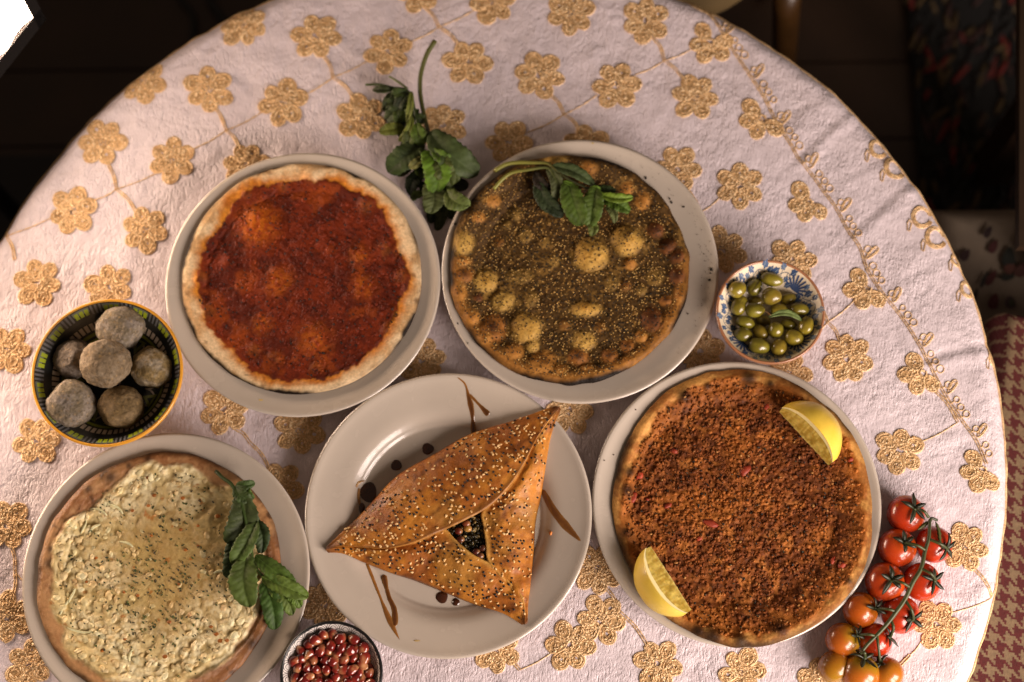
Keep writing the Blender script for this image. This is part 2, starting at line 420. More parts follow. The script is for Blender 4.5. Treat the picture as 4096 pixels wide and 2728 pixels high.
def flower(px, py, rpx=101, rot=None, petals=6, seed=0, skip=()):
    r = np.random.RandomState(1000 + seed)
    c = U(px, py, TZ)[:2]; R = np.hypot(*(U(px + rpx, py, TZ)[:2] - c))
    rot = r.rand() * 2 * np.pi if rot is None else rot
    mb = MB()
    for k in range(petals):
        if k in skip: continue
        a = rot + 2 * np.pi * k / petals + (r.rand() - .5) * .16
        L = R * (0.90 + .18 * r.rand()); W = L * (0.25 + .035 * r.rand()) * (6 / petals) ** .5
        ca, sa = np.cos(a), np.sin(a)
        def oval(f, n=26, jit=.05, off=0):
            th = np.linspace(0, 2 * np.pi, n, endpoint=False) + off
            ex = np.cos(th); ey = np.sin(th)
            taper = 0.72 + 0.28 * np.clip((ex + 1) * .75, 0, 1)
            u = L * (0.57 + 0.43 * f * ex); v = W * 1.28 * f * ey * taper
            jj = 1 + jit * np.array([math.sin(3 * q + seed) * math.cos(5 * q + k) for q in th])
            return np.stack([c[0] + (u * ca - v * sa) * 1, c[1] + (u * sa + v * ca)], 1) * 1 + (jj - 1)[:, None] * 0.02 * R
        # padded ground of the petal, with a small gap at its heart
        hole = .05 + .14 * r.rand() if r.rand() < .6 else .02
        ring = [oval(f, 22, 0) for f in (hole, .5, .75, .93)]
        n = 22; VV = []; 
        for f, p in zip((.0001, .0003, .0003, .0001), ring): VV.append(cloth(p[:, 0], p[:, 1], 0.0003 + f))
        i = np.arange(3)[:, None]; j = np.arange(n)[None]; j2 = (j + 1) % n
        q = np.stack([i * n + j, (i + 1) * n + j, (i + 1) * n + j2, i * n + j2], -1).reshape(-1, 4)
        mb.add(np.concatenate(VV), q, None, np.concatenate([mixc(G2, G3, r.rand(n)) for _ in ring]))
        for f in (0.97, 0.84, 0.6):
            thread(mb, oval(f + .05 * (r.rand() - .5), 26, .7), 0.0007, 4, True, lift=.0004 + .0003 * r.rand(), seed=seed * 7 + k)
        # satin stitches laid round the petal
        ns = 46; f = np.sqrt(r.rand(ns)) * .98; tt = r.rand(ns) * 2 * np.pi
        ex, ey = np.cos(tt), np.sin(tt); tp = 0.72 + 0.28 * np.clip((ex + 1) * .75, 0, 1)
        u = L * (0.57 + 0.43 * f * ex); v = W * 1.28 * f * ey * tp
        du = -L * .43 * ey; dv = W * 1.28 * ex; an = np.arctan2(dv, du) + r.randn(ns) * .35 + a
        x0 = c[0] + u * ca - v * sa; y0 = c[1] + u * sa + v * ca
        SL = R * (.05 + .05 * r.rand(ns)); B = ICO * np.array([1, 0, 0]) ; bx = ICO[None] * np.stack([SL, np.full(ns, .00055), np.full(ns, .0004)], 1)[:, None]
        X = x0[:, None] + bx[..., 0] * np.cos(an)[:, None] - bx[..., 1] * np.sin(an)[:, None]; Y = y0[:, None] + bx[..., 0] * np.sin(an)[:, None] + bx[..., 1] * np.cos(an)[:, None]
        Vs = cloth(X.ravel(), Y.ravel(), 0.0); Vs[:, 2] += (bx[..., 2] + .0007 + .0005 * r.rand(ns)[:, None]).ravel()
        pick = r.rand(ns); cs = np.where((pick < .28)[:, None], GL, np.where((pick < .8)[:, None], G1 * .9, G3))
        mb.add(Vs, None, (ICOF[None] + (np.arange(ns) * 12)[:, None, None]).reshape(-1, 3), np.repeat(cs, 12, 0))
    for k in range(7):   # knotted centre
        a = r.rand() * 6.28; d = R * .15 * r.rand() ** .5; p = c + d * np.array([np.cos(a), np.sin(a)])
        q = p + R * .14 * np.array([np.cos(a + 2), np.sin(a + 2)])
        thread(mb, np.linspace(p, q, 5), .0008, 4, lift=.0011, c0=G1, c1=G2, seed=k)
    o = mb.build('embroidered_flower', M_gold, CLOTH)
    return o
FL = [(976, 99), (1266, 147), (571, 325), (835, 360), (1132, 411), (408, 571), (692, 641), (290, 845), (580, 918), (988, 663),
      (1555, 204), (1874, 249), (1970, 5), (2285, 54), (2582, 83), (2158, 303), (2464, 341), (1450, 472), (1769, 504), (2033, 568), (2346, 593), (1676, -40),
      (2782, 389), (2957, 746), (2709, 676), (2890, 1000), (3171, 1045),
      (3388, 1436), (3598, 1806), (2800, 1405), (3859, 2188), (3747, 2499), (3280, 2735),
      (2279, 2584), (2631, 2655), (2967, 2690), (2392, 2279), (1984, 2600), (153, 1131), (438, 1150), (30, 1400), (148, 1766), (30, 2105),
      (893, 1640), (1200, 1722), (1688, 1444), (2279, 1644), (1114, 1949), (1296, 2418), (30, 2470), (120, 2660), (3150, 1500), (1020, 1390), (2400, 2480)]
for i, (x, y) in enumerate(FL): flower(x, y, 101 if i != 45 else 95, seed=i, petals=6 if i % 9 else 7)
for i, (x, y, rot) in enumerate([(2846, 169, 2.2), (3050, 472, 2.3), (3241, 807, 2.25), (3471, 1155, 2.2), (3691, 1493, 2.15), (3930, 1880, 2.2)]):
    flower(x, y, 98, rot=rot, seed=100 + i, petals=6, skip=(4, 5) if i != 0 else (5,))
def stem(mb, pts, r=.0011, double=True, jit=4):
    P_ = resample(np.array(pts, float), max(12, int(sum(np.hypot(*np.diff(np.array(pts), axis=0).T)) / 7)))
    w = np.array([U(a, b, TZ)[:2] for a, b in P_])
    r = r * .62
    t = nrm(np.gradient(w, axis=0)); nn = np.stack([-t[:, 1], t[:, 0]], 1)
    if double:
        thread(mb, w + nn * .0011, r, 4, lift=.0006); thread(mb, w - nn * .0011, r, 4, lift=.0006, seed=3)
    else: thread(mb, w, r * .8, 4, lift=.0004)
for J, big, small in [((906, 523), [(835, 400), (960, 600)], [(1060, 440), (770, 600)]), ((466, 756), [(420, 640), (550, 860)], [(630, 690), (380, 800)]),
                      ((1333, 312), [(1290, 220), (1420, 400)], [(1200, 390), (1480, 240)]), ((1756, 108), [(1690, 20), (1840, 190)], [(1900, 40), (1640, 170)]),
                      ((2257, 459), [(2190, 370), (2320, 530)], [(2390, 380), (2110, 530)]), ((2658, 242), [(2610, 150), (2740, 330)], [(2770, 195), (2540, 300)]),
                      ((2800, 850), [(2730, 740)], [(2880, 790)]), ((20, 940), [(60, 1040), (-40, 860)], [(210, 870)]), ((3310, 1290), [(3220, 1120), (3360, 1370)], [(3420, 1200), (3200, 1400)]),
                      ((3831, 1690), [(3740, 1560)], [(3680, 1770)]), ((3975, 2390), [(3890, 2270)], [(3810, 2450), (4000, 2330)]),
                      ((2470, 2440), [(2420, 2350), (2590, 2580)], [(2340, 2540)]), ((1000, 1770), [(930, 1710), (1080, 1880)], []), ((2080, 2680), [(2010, 2640)], [(2210, 2610)]),
                      ((3640, 2620), [(3560, 2700)], [(3690, 2560)]), ((60, 2280), [(40, 2180), (50, 2400)], [(100, 2330)])]:
    mb = MB()
    for e in big: m = ((J[0] + e[0]) / 2 + 8, (J[1] + e[1]) / 2 - 6); stem(mb, [J, m, e])
    for e in small: m = ((J[0] + e[0]) / 2, (J[1] + e[1]) / 2 + 6); stem(mb, [J, m, e], double=False)
    mb.build('embroidered_stem', M_gold, CLOTH)
# border vine with curls and leaf loops
vine = [(2760, -10), (2790, 25), (2846, 64), (2919, 179), (2970, 255), (3015, 325), (3060, 395), (3111, 497), (3168, 587), (3193, 631), (3251, 702), (3296, 765), (3347, 835), (3391, 918), (3442, 995)]
vine += [(2696 + x / 1.568, 900 + y / 1.568) for x, y in ((1215, 280), (1310, 430), (1430, 580), (1530, 740), (1600, 870), (1700, 1060), (1790, 1200), (1900, 1360), (1960, 1500))]
mb = MB(); stem(mb, vine, .0011)
vp = resample(np.array(vine, float), 64); vt = nrm(np.gradient(vp, axis=0)); vn = np.stack([-vt[:, 1], vt[:, 0]], 1)
vn *= np.sign(vn[:, :1] + 1e-6)        # towards the table edge
mb.build('embroidered_vine', M_gold, CLOTH)
def pix2flat(p): return np.array([U(a, b, TZ)[:2] for a, b in p])
for i in range(2, 63):
    mb = MB(); k = i % 6; th = np.linspace(0, 2 * np.pi, 16, endpoint=False)
    if k == 0:
        d = vn[i] * .9 - vt[i] * .45; d = d / np.hypot(*d); e = np.array([-d[1], d[0]])
        o = vp[i] + d * 12
        pts = o + (32 - 32 * np.cos(th))[:, None] * d + (16 * np.sin(th) * (0.5 + .5 * (1 - np.cos(th)) / 2))[:, None] * e
        thread(mb, pix2flat(pts), 6e-4, 4, True); thread(mb, pix2flat(o + (pts - o) * .62 + d * 14), 5e-4, 4, True)
    elif k in (1, 2, 3, 5):
        c = vp[i] + vn[i] * (24 + rng.rand() * 6); rr = 11 + rng.rand() * 4
        pts = c + np.stack([rr * np.cos(th), rr * np.sin(th)], 1)
        thread(mb, pix2flat(pts), 6e-4, 4, True)
        thread(mb, pix2flat(np.linspace(vp[i], c - vn[i] * rr, 4)), 5e-4, 4)
    else: continue
    mb.build('embroidered_curl', M_gold, CLOTH)
for i, (x, y, r) in enumerate([(3518, 590, 40), (3585, 668, 46), (3690, 868, 44), (3748, 948, 46), (3880, 1150, 36), (3995, 1420, 34), (3838, 1030, 26)]):
    mb = MB(); th = np.linspace(.4, 6.0, 30)
    for f in (1, .86, .72):
        thread(mb, pix2flat(np.array([x, y]) + r * f * np.stack([np.cos(th), np.sin(th)], 1)), 8e-4, 4)
    thread(mb, pix2flat(np.array([x - r * 1.1, y + r * .2]) + np.array([[-3, 60], [-14, 55], [-16, 20], [-4, 0], [6, 22], [-3, 60]]) * .8), .0006, 4)
    mb.build('embroidered_ring', M_gold, CLOTH)
# gold cord sewn along the bend of the cloth
th = np.linspace(0, 2 * np.pi, 500); mb = MB()
rr_ = R0 + .0215
pts = np.stack([TC[0] + rr_ * np.cos(th), TC[1] + rr_ * np.sin(th)], 1); thread(mb, pts, .0011, 5, lift=.0008, seed=2)
mb.build('edge_cord', M_gold, CLOTH)

# ------------------------------------------------------------------ floor and what stands round the table
def build_surround():
    wood = mat('dark_floorboard', (0.030, 0.014, 0.006), 0.5, vary=.35, vscale=9, bump=.2, bscale=40, bdist=.002)
    mb = MB(); box(mb, (-3, -3, -.06), (3, 4, -.012), (0.01, 0.006, 0.003))
    fl = mb.build('floor', mat('floor_base', (0.008, 0.005, 0.003), .8), smooth=False); fl['kind'] = 'structure'; ORG[fl] = np.zeros(3)
    me = None
    for i in range(17):
        y = -.3 + i * .112
        if me is None:
            b = MB(); box(b, (-1.6, 0, -.012), (1.7, .109, 0)); o = b.build('floorboard', wood, fl, smooth=False); me = o.data
        else: o = place('floorboard', me, fl)
        o.location = (rng.rand() * .1 - .05, y, rng.rand() * .001)
    # woven rug with coloured flecks
    a = U(3690, 300, .02)
    c0 = np.array([a[0] + .02, .45]); lo = (c0[0] - .03, .35, .004); hi = (c0[0] + .5, 1.5, .016)
    rt = thing('dark_rug', ((lo[0] + hi[0]) / 2, 1.0, .004), 'dark rug with scattered red and olive flecks on the floor at upper right', 'rug')
    mb = MB(); box(mb, lo, hi); mb.build('rug_base', mat('rug_black_wool', (0.004, 0.0035, 0.003), .9, vary=.3, vscale=80), rt, smooth=False)
    n = 2300
    x = lo[0] + rng.rand(n) * (hi[0] - lo[0]); y = lo[1] + rng.rand(n) * (hi[1] - lo[1])
    pal = np.array([(.006, .005, .004), (.13, .010, .006), (.06, .036, .010), (.03, .010, .007), (.010, .009, .008), (.08, .05, .018)])
    cc = pal[rng.choice(6, n, p=[.34, .16, .16, .14, .12, .08])]
    L = .010 + .016 * rng.rand(n); ang = math.pi / 2 - .35 + .35 * rng.randn(n)
    mb = MB(); k = len(ICO); S = np.stack([L, np.full(n, .0042), np.full(n, .004)], 1)
    V = ICO[None] * S[:, None]; c, s = np.cos(ang), np.sin(ang)
    V = np.stack([V[..., 0] * c[:, None] - V[..., 1] * s[:, None] + x[:, None], V[..., 0] * s[:, None] + V[..., 1] * c[:, None] + y[:, None], V[..., 2] + .018], -1)
    mb.add(V.reshape(-1, 3), None, (ICOF[None] + (np.arange(n) * k)[:, None, None]).reshape(-1, 3), np.repeat(cc, k, 0))
    o = mb.build('woven_fleck', mat('rug_fleck_wool', None, .85), rt); o['kind'] = 'stuff'
    # floral cushion
    zc = .30
    def cushion(name, x0, x1, y0, y1, z0, z1, material, label, r=.03, rot=0.0):
        ct = thing(name, (x0, y1, z0), label, 'cushion')
        nx, ny = 40, 60; uu = np.linspace(-1, 1, nx); vv = np.linspace(-1, 1, ny)
        X = (x0 + x1) / 2 + (x1 - x0) / 2 * np.sin(uu * math.pi / 2); Y = (y0 + y1) / 2 + (y1 - y0) / 2 * np.sin(vv * math.pi / 2)
        Xg, Yg = np.meshgrid(X, Y, indexing='ij')
        ex = np.minimum(Xg - x0, x1 - Xg); ey = np.minimum(Yg - y0, y1 - Yg); e = np.clip(np.minimum(ex, ey) / r, 0, 1)
        t = np.sqrt(np.clip(1 - (1 - e) ** 2, 0, 1)); zm = (z0 + z1) / 2
        top = np.stack([Xg, Yg, zm + (z1 - zm) * t + .003 * fbm(Xg * 9, Yg * 9, seed=21) * t], -1).reshape(-1, 3)
        bot = np.stack([Xg, Yg, zm - (zm - z0) * t], -1).reshape(-1, 3)
        Rz = np.array(Matrix.Rotation(rot, 3, 'Z')); og = np.array([x0, y1, 0])
        top = (top - og) @ Rz.T + og; bot = (bot - og) @ Rz.T + og
        q = gridq(nx, ny)
        mk('cover', np.vstack([top, bot]), np.vstack([q[:, ::-1], q + nx * ny]), None, material, ct)
        return ct
    M_fl = mat('ivory_floral_cotton', (.15, .115, .08), .8, vary=.15, vscale=40, bump=.3, bscale=700)
    b0 = U(3830, 1290, zc); b1 = U(4096, 830, zc)
    fc = cushion('floral_cushion', b0[0] - .02, b1[0] + .25, b0[1] - .06, b1[1] + .01, zc - .1, zc, M_fl, 'ivory cushion printed with red and green leaves beside the table')
    Mp = mat('printed_leaf_dye', None, .8)
    for k, (px, py, ang, L, w, c) in enumerate([(3975, 985, 60, 34, 16, (88, 12, 10)), (3965, 1110, 55, 40, 15, (92, 14, 12)), (3975, 1205, 70, 36, 20, (96, 14, 12)), (3860, 1020, 50, 30, 18, (60, 10, 8)),
            (4035, 1030, 80, 46, 26, (24, 26, 12)), (4030, 1110, 10, 30, 14, (28, 30, 14)), (4040, 1075, 30, 26, 20, (95, 45, 32)), (3935, 1120, 65, 40, 8, (30, 24, 14)), (4040, 1210, 90, 28, 22, (70, 44, 50)), (4045, 1212, 85, 16, 11, (60, 62, 30)),
            (4080, 960, 70, 40, 20, (60, 16, 10)), (4086, 1080, 50, 40, 22, (84, 34, 20)), (3950, 930, 60, 30, 14, (50, 10, 10)), (3900, 1180, 70, 30, 8, (36, 26, 16)), (3990, 1290, 80, 30, 9, (30, 24, 18)),
            (4130, 1000, 40, 40, 22, (84, 20, 16)), (4150, 1120, 80, 40, 20, (30, 36, 16))]):
        c3 = U(px, py, zc + .0045); s = 1 / 3700.; th = np.linspace(0, 2 * np.pi, 14, endpoint=False); a = math.radians(ang)
        u = np.cos(th) * L * s; v = np.sin(th) * w * s * (1 - .35 * np.cos(th))
        V = np.stack([c3[0] + u * math.cos(a) - v * math.sin(a), c3[1] + u * math.sin(a) + v * math.cos(a), np.full(14, c3[2] + .0002 * k)], 1)
        mk('printed_leaf', np.vstack([V, V.mean(0)]), None, [[i, (i + 1) % 14, 14] for i in range(14)], Mp, fc, col=P(*c))
    # houndstooth cushion
    m, nt, b = base_mat('red_houndstooth_weave'); L_ = nt.links
    tc = N(nt, 'ShaderNodeTexCoord'); mp = N(nt, 'ShaderNodeMapping'); mp.inputs['Rotation'].default_value = (0, 0, math.radians(8)); mp.inputs['Scale'].default_value = (500, 500, 500)
    L_.new(tc.outputs['Object'], mp.inputs['Vector']); sx = N(nt, 'ShaderNodeSeparateXYZ'); L_.new(mp.outputs[0], sx.inputs[0])
    def ma(op, a, bb):
        k = N(nt, 'ShaderNodeMath', operation=op)
        for i, s in enumerate((a, bb)):
            if s is None: continue
            if isinstance(s, (int, float)): k.inputs[i].default_value = s
            else: L_.new(s, k.inputs[i])
        return k.outputs[0]
    fx = ma('FLOOR', sx.outputs[0], None); fy = ma('FLOOR', sx.outputs[1], None)
    wx = ma('LESS_THAN', ma('FLOORED_MODULO', fx, 8.0), 3.5); wy = ma('LESS_THAN', ma('FLOORED_MODULO', fy, 8.0), 3.5)
    tw = ma('LESS_THAN', ma('FLOORED_MODULO', ma('ADD', fx, fy), 4.0), 1.5)
    sel = ma('ADD', ma('MULTIPLY', wx, tw), ma('MULTIPLY', wy, ma('SUBTRACT', 1.0, tw)))
    nz = N(nt, 'ShaderNodeTexNoise'); nz.inputs['Scale'].default_value = 300; L_.new(tc.outputs['Object'], nz.inputs['Vector'])
    mx = N(nt, 'ShaderNodeMix', data_type='RGBA'); L_.new(sel, mx.inputs[0])
    mx.inputs[6].default_value = (*P(128, 104, 84), 1); mx.inputs[7].default_value = (*P(112, 16, 10), 1)
    sc2 = N(nt, 'ShaderNodeVectorMath', operation='SCALE'); L_.new(mx.outputs[2], sc2.inputs[0]); L_.new(ma('ADD', ma('MULTIPLY', nz.outputs['Fac'], .8), .6), sc2.inputs['Scale'])
    L_.new(sc2.outputs[0], b.inputs['Base Color']); b.inputs['Roughness'].default_value = .85
    wv = N(nt, 'ShaderNodeTexWave'); wv.inputs['Scale'].default_value = 230; L_.new(tc.outputs['Object'], wv.inputs['Vector'])
    bp = N(nt, 'ShaderNodeBump'); bp.inputs['Strength'].default_value = .5; bp.inputs['Distance'].default_value = .001; L_.new(wv.outputs['Fac'], bp.inputs['Height']); L_.new(bp.outputs[0], b.inputs['Normal'])
    zh = .43; h0 = U(4010, 1232, zh); h1 = U(3820, 2728, zh); hr = math.atan2(h1[0] - h0[0], h0[1] - h1[1])
    cushion('houndstooth_cushion', h0[0], h0[0] + .42, h1[1] - .12, h0[1] + .005, zh - .16, zh, m, 'red and tan houndstooth cushion at the right of the table', r=.012, rot=hr)
    # wooden post on the far right
    wp = mat('brown_bench_wood', P(58, 36, 18), .45, vary=.25, vscale=30)
    p1 = U(4076, 985, .45); pp = thing('bench_frame', (p1[0] + .02, 1.0, 0), 'brown wooden bench rail at the far right edge', 'bench')
    mb = MB(); p2 = U(4080, -40, .45); q_ = np.array([[p1[0], p1[1]], [p1[0] + .05, p1[1]], [p2[0] + .05, p2[1]], [p2[0], p2[1]]]); mb.add([[*q, z] for z in (.435, .45) for q in q_], [[0, 3, 2, 1], [4, 5, 6, 7], [0, 1, 5, 4], [1, 2, 6, 5], [2, 3, 7, 6], [3, 0, 4, 7]]); mb.build('rail', wp, pp, smooth=False)
    for xx, yy in ((p1[0] + .06, p1[1] + .01), (p2[0] + .06, p2[1] - .06)):
        mb = MB(); box(mb, (xx, yy, 0), (xx + .04, yy + .04, .452)); mb.build('post', wp, pp, smooth=False)
    # stool behind the table
    s0 = U(2800, -60, .38)
    st = thing('wooden_stool', (s0[0], s0[1] + .1, 0), 'low wooden stool with beige seat pad behind the table', 'stool')
    V, q = lathe([(.001, .335), (.11, .335), (.125, .345), (.13, .36), (.122, .378), (.10, .388), (.001, .392)], 48)
    mk('seat_pad', V + (s0[0] - .03, s0[1] + .095, 0), q, None, mat('beige_seat_cloth', P(124, 100, 66), .85, vary=.1, bump=.3), st)
    wl = mat('amber_stool_wood', P(84, 52, 18), .4, vary=.25, vscale=25)
    for dx, dy in ((.115, .015), (-.18, .03), (.10, .2), (-.15, .2)):
        mb = MB(); t = np.array([s0[0] + dx * .9, s0[1] + dy, .345]); f = np.array([s0[0] + dx * 1.25, s0[1] + dy - .02, .0])
        tube(mb, [t, (t + f) / 2, f], [.017, .015, .011], 10, 8); mb.build('leg', wl, st)
    # cables on the floor
    bk = mat('black_cable_rubber', (0.0025, 0.0025, 0.0025), .6)
    for pts, r, lab in (([(700, -60), (725, 0), (760, 40), (775, 90), (772, 140), (765, 260), (800, 500)], .0045, 'thin black cable lying on the dark floor left of the table'),
                        ([(830, -50), (845, 10), (870, 50), (910, 110), (960, 200)], .006, 'thicker black cable by the upper edge of the table')):
        mb = MB(); tube(mb, [U(x, y, .006) for x, y in pts], r, 8, 40)
        o = mb.build('power_cable', bk, origin=tuple(U(*pts[2], 0))); tag(o, lab, 'cable', 'cables on the floor')
    # light panel at upper left
    K = U(130, 70, .565); nn = nrm(np.array([.56, -.40, .73])); cp = np.array([0, 0, CAMZ])
    def onp(px, py):
        d = RC @ np.array([(px - 2048) / FPX, (1364 - py) / FPX, -1.0]); return cp + d * (nn @ (K - cp)) / (nn @ d)
    A, B = onp(93, 0), onp(0, 235)
    e1, e2 = nrm(A - K), nrm(B - K)
    lp = thing('light_panel', (K[0], K[1], 0), 'glowing white studio light panel with dark frame at the upper left', 'lamp')
    S1, S2 = .20, .62
    m, nt, b = base_mat('panel_glow'); b.inputs['Base Color'].default_value = (.8, .8, .8, 1); b.inputs['Emission Color'].default_value = (1, .74, .56, 1); b.inputs['Emission Strength'].default_value = PANEL
    c = [K, K + e1 * S1, K + e1 * S1 + e2 * S2, K + e2 * S2]
    # scalloped lower edge of the diffuser
    q0 = np.array([K + e2 * S2 * t + e1 * .0035 * abs(math.sin(t * 48)) for t in np.linspace(0, 1, 110)])
    q1 = np.array([K + e1 * S1 + e2 * S2 * t for t in np.linspace(0, 1, 110)])
    q = gridq(2, 110); Vd = np.vstack([q0, q1])
    mk('diffuser', np.vstack([Vd, Vd - nn * .004]), np.vstack([q, q[:, ::-1] + 220]), None, m, lp, smooth=False)
    mf = mat('panel_frame_plastic', (.010, .008, .007), .9, spec=.15)
    mb = MB(); w = .012
    def bar(p, d, side, S):
        ps = [p - d * w, p + d * (S + w)]
        V = []
        for z in (-.012, .003):
            for pt in ps:
                V += [pt + nn * z, pt + side * w + nn * z]
        V = np.array(V)
        mb.add(V, [[0, 1, 3, 2], [4, 6, 7, 5], [0, 4, 5, 1], [2, 3, 7, 6], [0, 2, 6, 4], [1, 5, 7, 3]])
    bar(K, e1, -e2, S1); bar(K, e2, -e1, S2); bar(K + e2 * S2, e1, e2, S1); bar(K + e1 * S1, e2, e1, S2)
    mb.build('frame', mf, lp, smooth=False)
    mb = MB(); bk_ = K + e1 * S1 * .8 + e2 * S2 * .3 - nn * .04; tube(mb, [bk_, np.array([bk_[0], bk_[1], 0.01])], .012, 10); mb.build('stand', bk, lp)
    mb = MB(); box(mb, (bk_[0] - .1, bk_[1] - .1, .001), (bk_[0] + .1, bk_[1] + .1, .012)); mb.build('stand_base', bk, lp, smooth=False)
    # housing closes the back of the panel
    V = np.array([c[i] - nn * .0045 for i in range(4)] + [c[i] * .8 + sum(c) / 4 * .2 - nn * .03 for i in range(4)])
    mk('housing', V, [[0, 1, 5, 4], [1, 2, 6, 5], [2, 3, 7, 6], [3, 0, 4, 7], [4, 5, 6, 7]], None, mf, lp, smooth=False)
build_surround()

# ------------------------------------------------------------------ plates
PL = np.array([[-0.24271746, 0.46073988], [0.02902733, 0.47223988], [-0.36153217, 0.17519578], [-0.09746109, 0.23249934], [0.17332173, 0.24234273]])
PROF = [(0.0, .0075), (.080, .0075), (.0865, .0082), (.092, .0108), (.0975, .0146), (.104, .0172), (.115, .0196), (.126, .0222), (.1325, .0245), (.1345, .0252), (.1352, .0246)]
_pr = np.array(PROF[:-1])
def plate_z(r): return TZ + .001 + np.interp(r, _pr[:, 0], _pr[:, 1])
def smooth_prof(pr, n):
    return resample(np.array(pr), n)
def build_plate(i, label):
    prof = [(.0005, .0075)] + [tuple(p) for p in smooth_prof(PROF, 46)[1:]]
    prof += [(.1352, .0240), (.1346, .0232), (.130, .0205), (.118, .0165), (.104, .0135), (.096, .0100), (.088, .0045), (.085, .0018), (.083, .0004), (.080, .0004), (.078, .0022), (.0005, .0030)]
    V, q = lathe(prof, 128)
    o = thing('dinner_plate', (PL[i][0], PL[i][1], TZ + .001), label, 'plate', 'white dinner plates on the cloth')
    mk('dish', V + ORG[o], q, None, M_ceramic, o)
    return o
plates = [build_plate(0, 'white plate carrying the red tomato flatbread'), build_plate(1, 'white plate with herb crumbs on its rim, carrying the zaatar flatbread'),
          build_plate(2, 'white plate carrying the cheese flatbread at lower left'), build_plate(3, 'white plate streaked with brown sauce, carrying the triangular pastry'),
          build_plate(4, 'white plate carrying the minced meat flatbread')]

# ------------------------------------------------------------------ flatbreads
class Bread:
    """round flatbread as a fine polar sheet: own outline, own height field, own colours"""
    def __init__(s, name, label, cpx, rx, ry, pl, seed, wob=.012, thick=.007, nr=110, nth=340, part='crust'):
        s.pl = PL[pl]; s.z0 = TZ + .028
        c = U(*cpx, s.z0)[:2]; s.c = c; s.rx, s.ry, s.seed, s.wob, s.thick = rx, ry, seed, wob, thick
        s.t = thing(name, (c[0], c[1], TZ + .0135), label, 'flatbread'); s.nr, s.nth = nr, nth
    def outline(s, th):
        return 1 + s.wob * noise(np.cos(th) * 2.2 + 9, np.sin(th) * 2.2, seed=s.seed) + s.wob * .5 * noise(np.cos(th) * 9, np.sin(th) * 9, seed=s.seed + 1)
    def rho(s, x, y):
        th = np.arctan2(y / s.ry, x / s.rx); return np.hypot(x / s.rx, y / s.ry) / s.outline(th), th
    def base(s, x, y):
        r = np.hypot(x + s.c[0] - s.pl[0], y + s.c[1] - s.pl[1])
        return np.maximum(plate_z(r), TZ + .0145) + .0008
    def top(s, x, y):
        rho, th = s.rho(x, y)
        return s.base(x, y) + s.h(x, y, rho, th)
    def build(s, M):
        # rings are denser at the border
        t = np.linspace(0, 1, s.nr); rr = 1 - (1 - t) ** 1.25; rr[0] = .002
        th = np.linspace(0, 2 * np.pi, s.nth, endpoint=False)
        Rr, Th = np.meshgrid(rr, th)
        k = s.outline(Th); x = Rr * k * s.rx * np.cos(Th); y = Rr * k * s.ry * np.sin(Th)
        zt = s.top(x, y); zb = s.base(x, y)
        edge = np.sqrt(np.clip(1 - ((Rr - .93) / .07).clip(0, 1) ** 2, 0, 1))
        z = zb + .0015 + (zt - zb - .0015) * edge
        colr = s.colour(x, y, Rr, Th)
        # rows of the underside
        lo = []; lc = []
        for f, dz in ((1.0, .0004), (.985, 0), (.9, 0), (.6, 0), (.3, 0), (.003, 0)):
            xx = f * k[:, -1] * s.rx * np.cos(th); yy = f * k[:, -1] * s.ry * np.sin(th)
            lo.append(np.stack([xx, yy, s.base(xx, yy) + dz], -1)); lc.append(np.broadcast_to(P(70, 44, 22), (s.nth, 3)))
        V = np.concatenate([np.stack([x, y, z], -1), np.stack(lo, 1)], 1); C = np.concatenate([colr, np.stack(lc, 1)], 1)
        V = V.reshape(-1, 3) + np.array([s.c[0], s.c[1], 0])
        s.crust = mk('crust', V, gridq(s.nth, s.nr + 6, True)[:, ::-1][:, :], None, M, s.t, col=C.reshape(-1, 3))
        return s.crust
    def spots(s, n, rmax, rmin=0):
        a = rng.rand(n) * 2 * np.pi; r = np.sqrt(rmin ** 2 + rng.rand(n) * (rmax ** 2 - rmin ** 2)); k = s.outline(a)
        return r * k * s.rx * np.cos(a), r * k * s.ry * np.sin(a)
    def at(s, px, py):
        p = U(px, py, s.z0); return p[0] - s.c[0], p[1] - s.c[1]
    def w(s, x, y, dz=0): return np.stack([x + s.c[0], y + s.c[1], s.top(x, y) + dz], -1)

def edge_char(x, y, rho, th, C, seed, amt=1.0, dark=(40, 24, 14), start=.955):
    e = sstep(start, 1.0, rho + .014 * noise(np.cos(th) * 7, np.sin(th) * 7, seed=seed) + .006 * noise(np.cos(th) * 30, np.sin(th) * 30, seed=seed + 7))
    d = amt * (.35 + .65 * sstep(-.3, .5, noise(np.cos(th) * 3, np.sin(th) * 3, seed=seed + 3)))
    return mixc(C, P(*dark), np.clip(e * d, 0, 1))

# -- tomato
b1 = Bread('tomato_flatbread', 'round flatbread spread with dark red tomato sauce, at upper left', (1206, 1104), .1180, .1180, 0, 11, wob=.007)
b1.bub = [(*b1.at(600 + x / 1.376, 560 + y / 1.376), r / 1.376 / 4150, a, kind) for x, y, r, a, kind in
          [(590, 455, 110, .0055, 1), (700, 770, 80, .002, 1), (900, 1090, 95, .0022, 1), (1150, 620, 55, .0015, 1), (1170, 800, 65, .0018, 1), (610, 1010, 55, .0015, 1), (1310, 590, 55, .004, 2), (1380, 740, 38, .003, 2), (1185, 355, 40, .003, 2),
           (320, 930, 45, .003, 2), (275, 745, 35, .002, 2), (890, 190, 45, .003, 2), (735, 245, 30, .002, 2), (1310, 1030, 40, .003, 2), (570, 1150, 40, .0025, 2), (680, 1190, 34, .002, 2), (530, 290, 28, .002, 2), (905, 1245, 30, .002, 2), (980, 560, 60, .0018, 0), (400, 690, 70, .0015, 0), (1270, 940, 60, .002, 0)]]
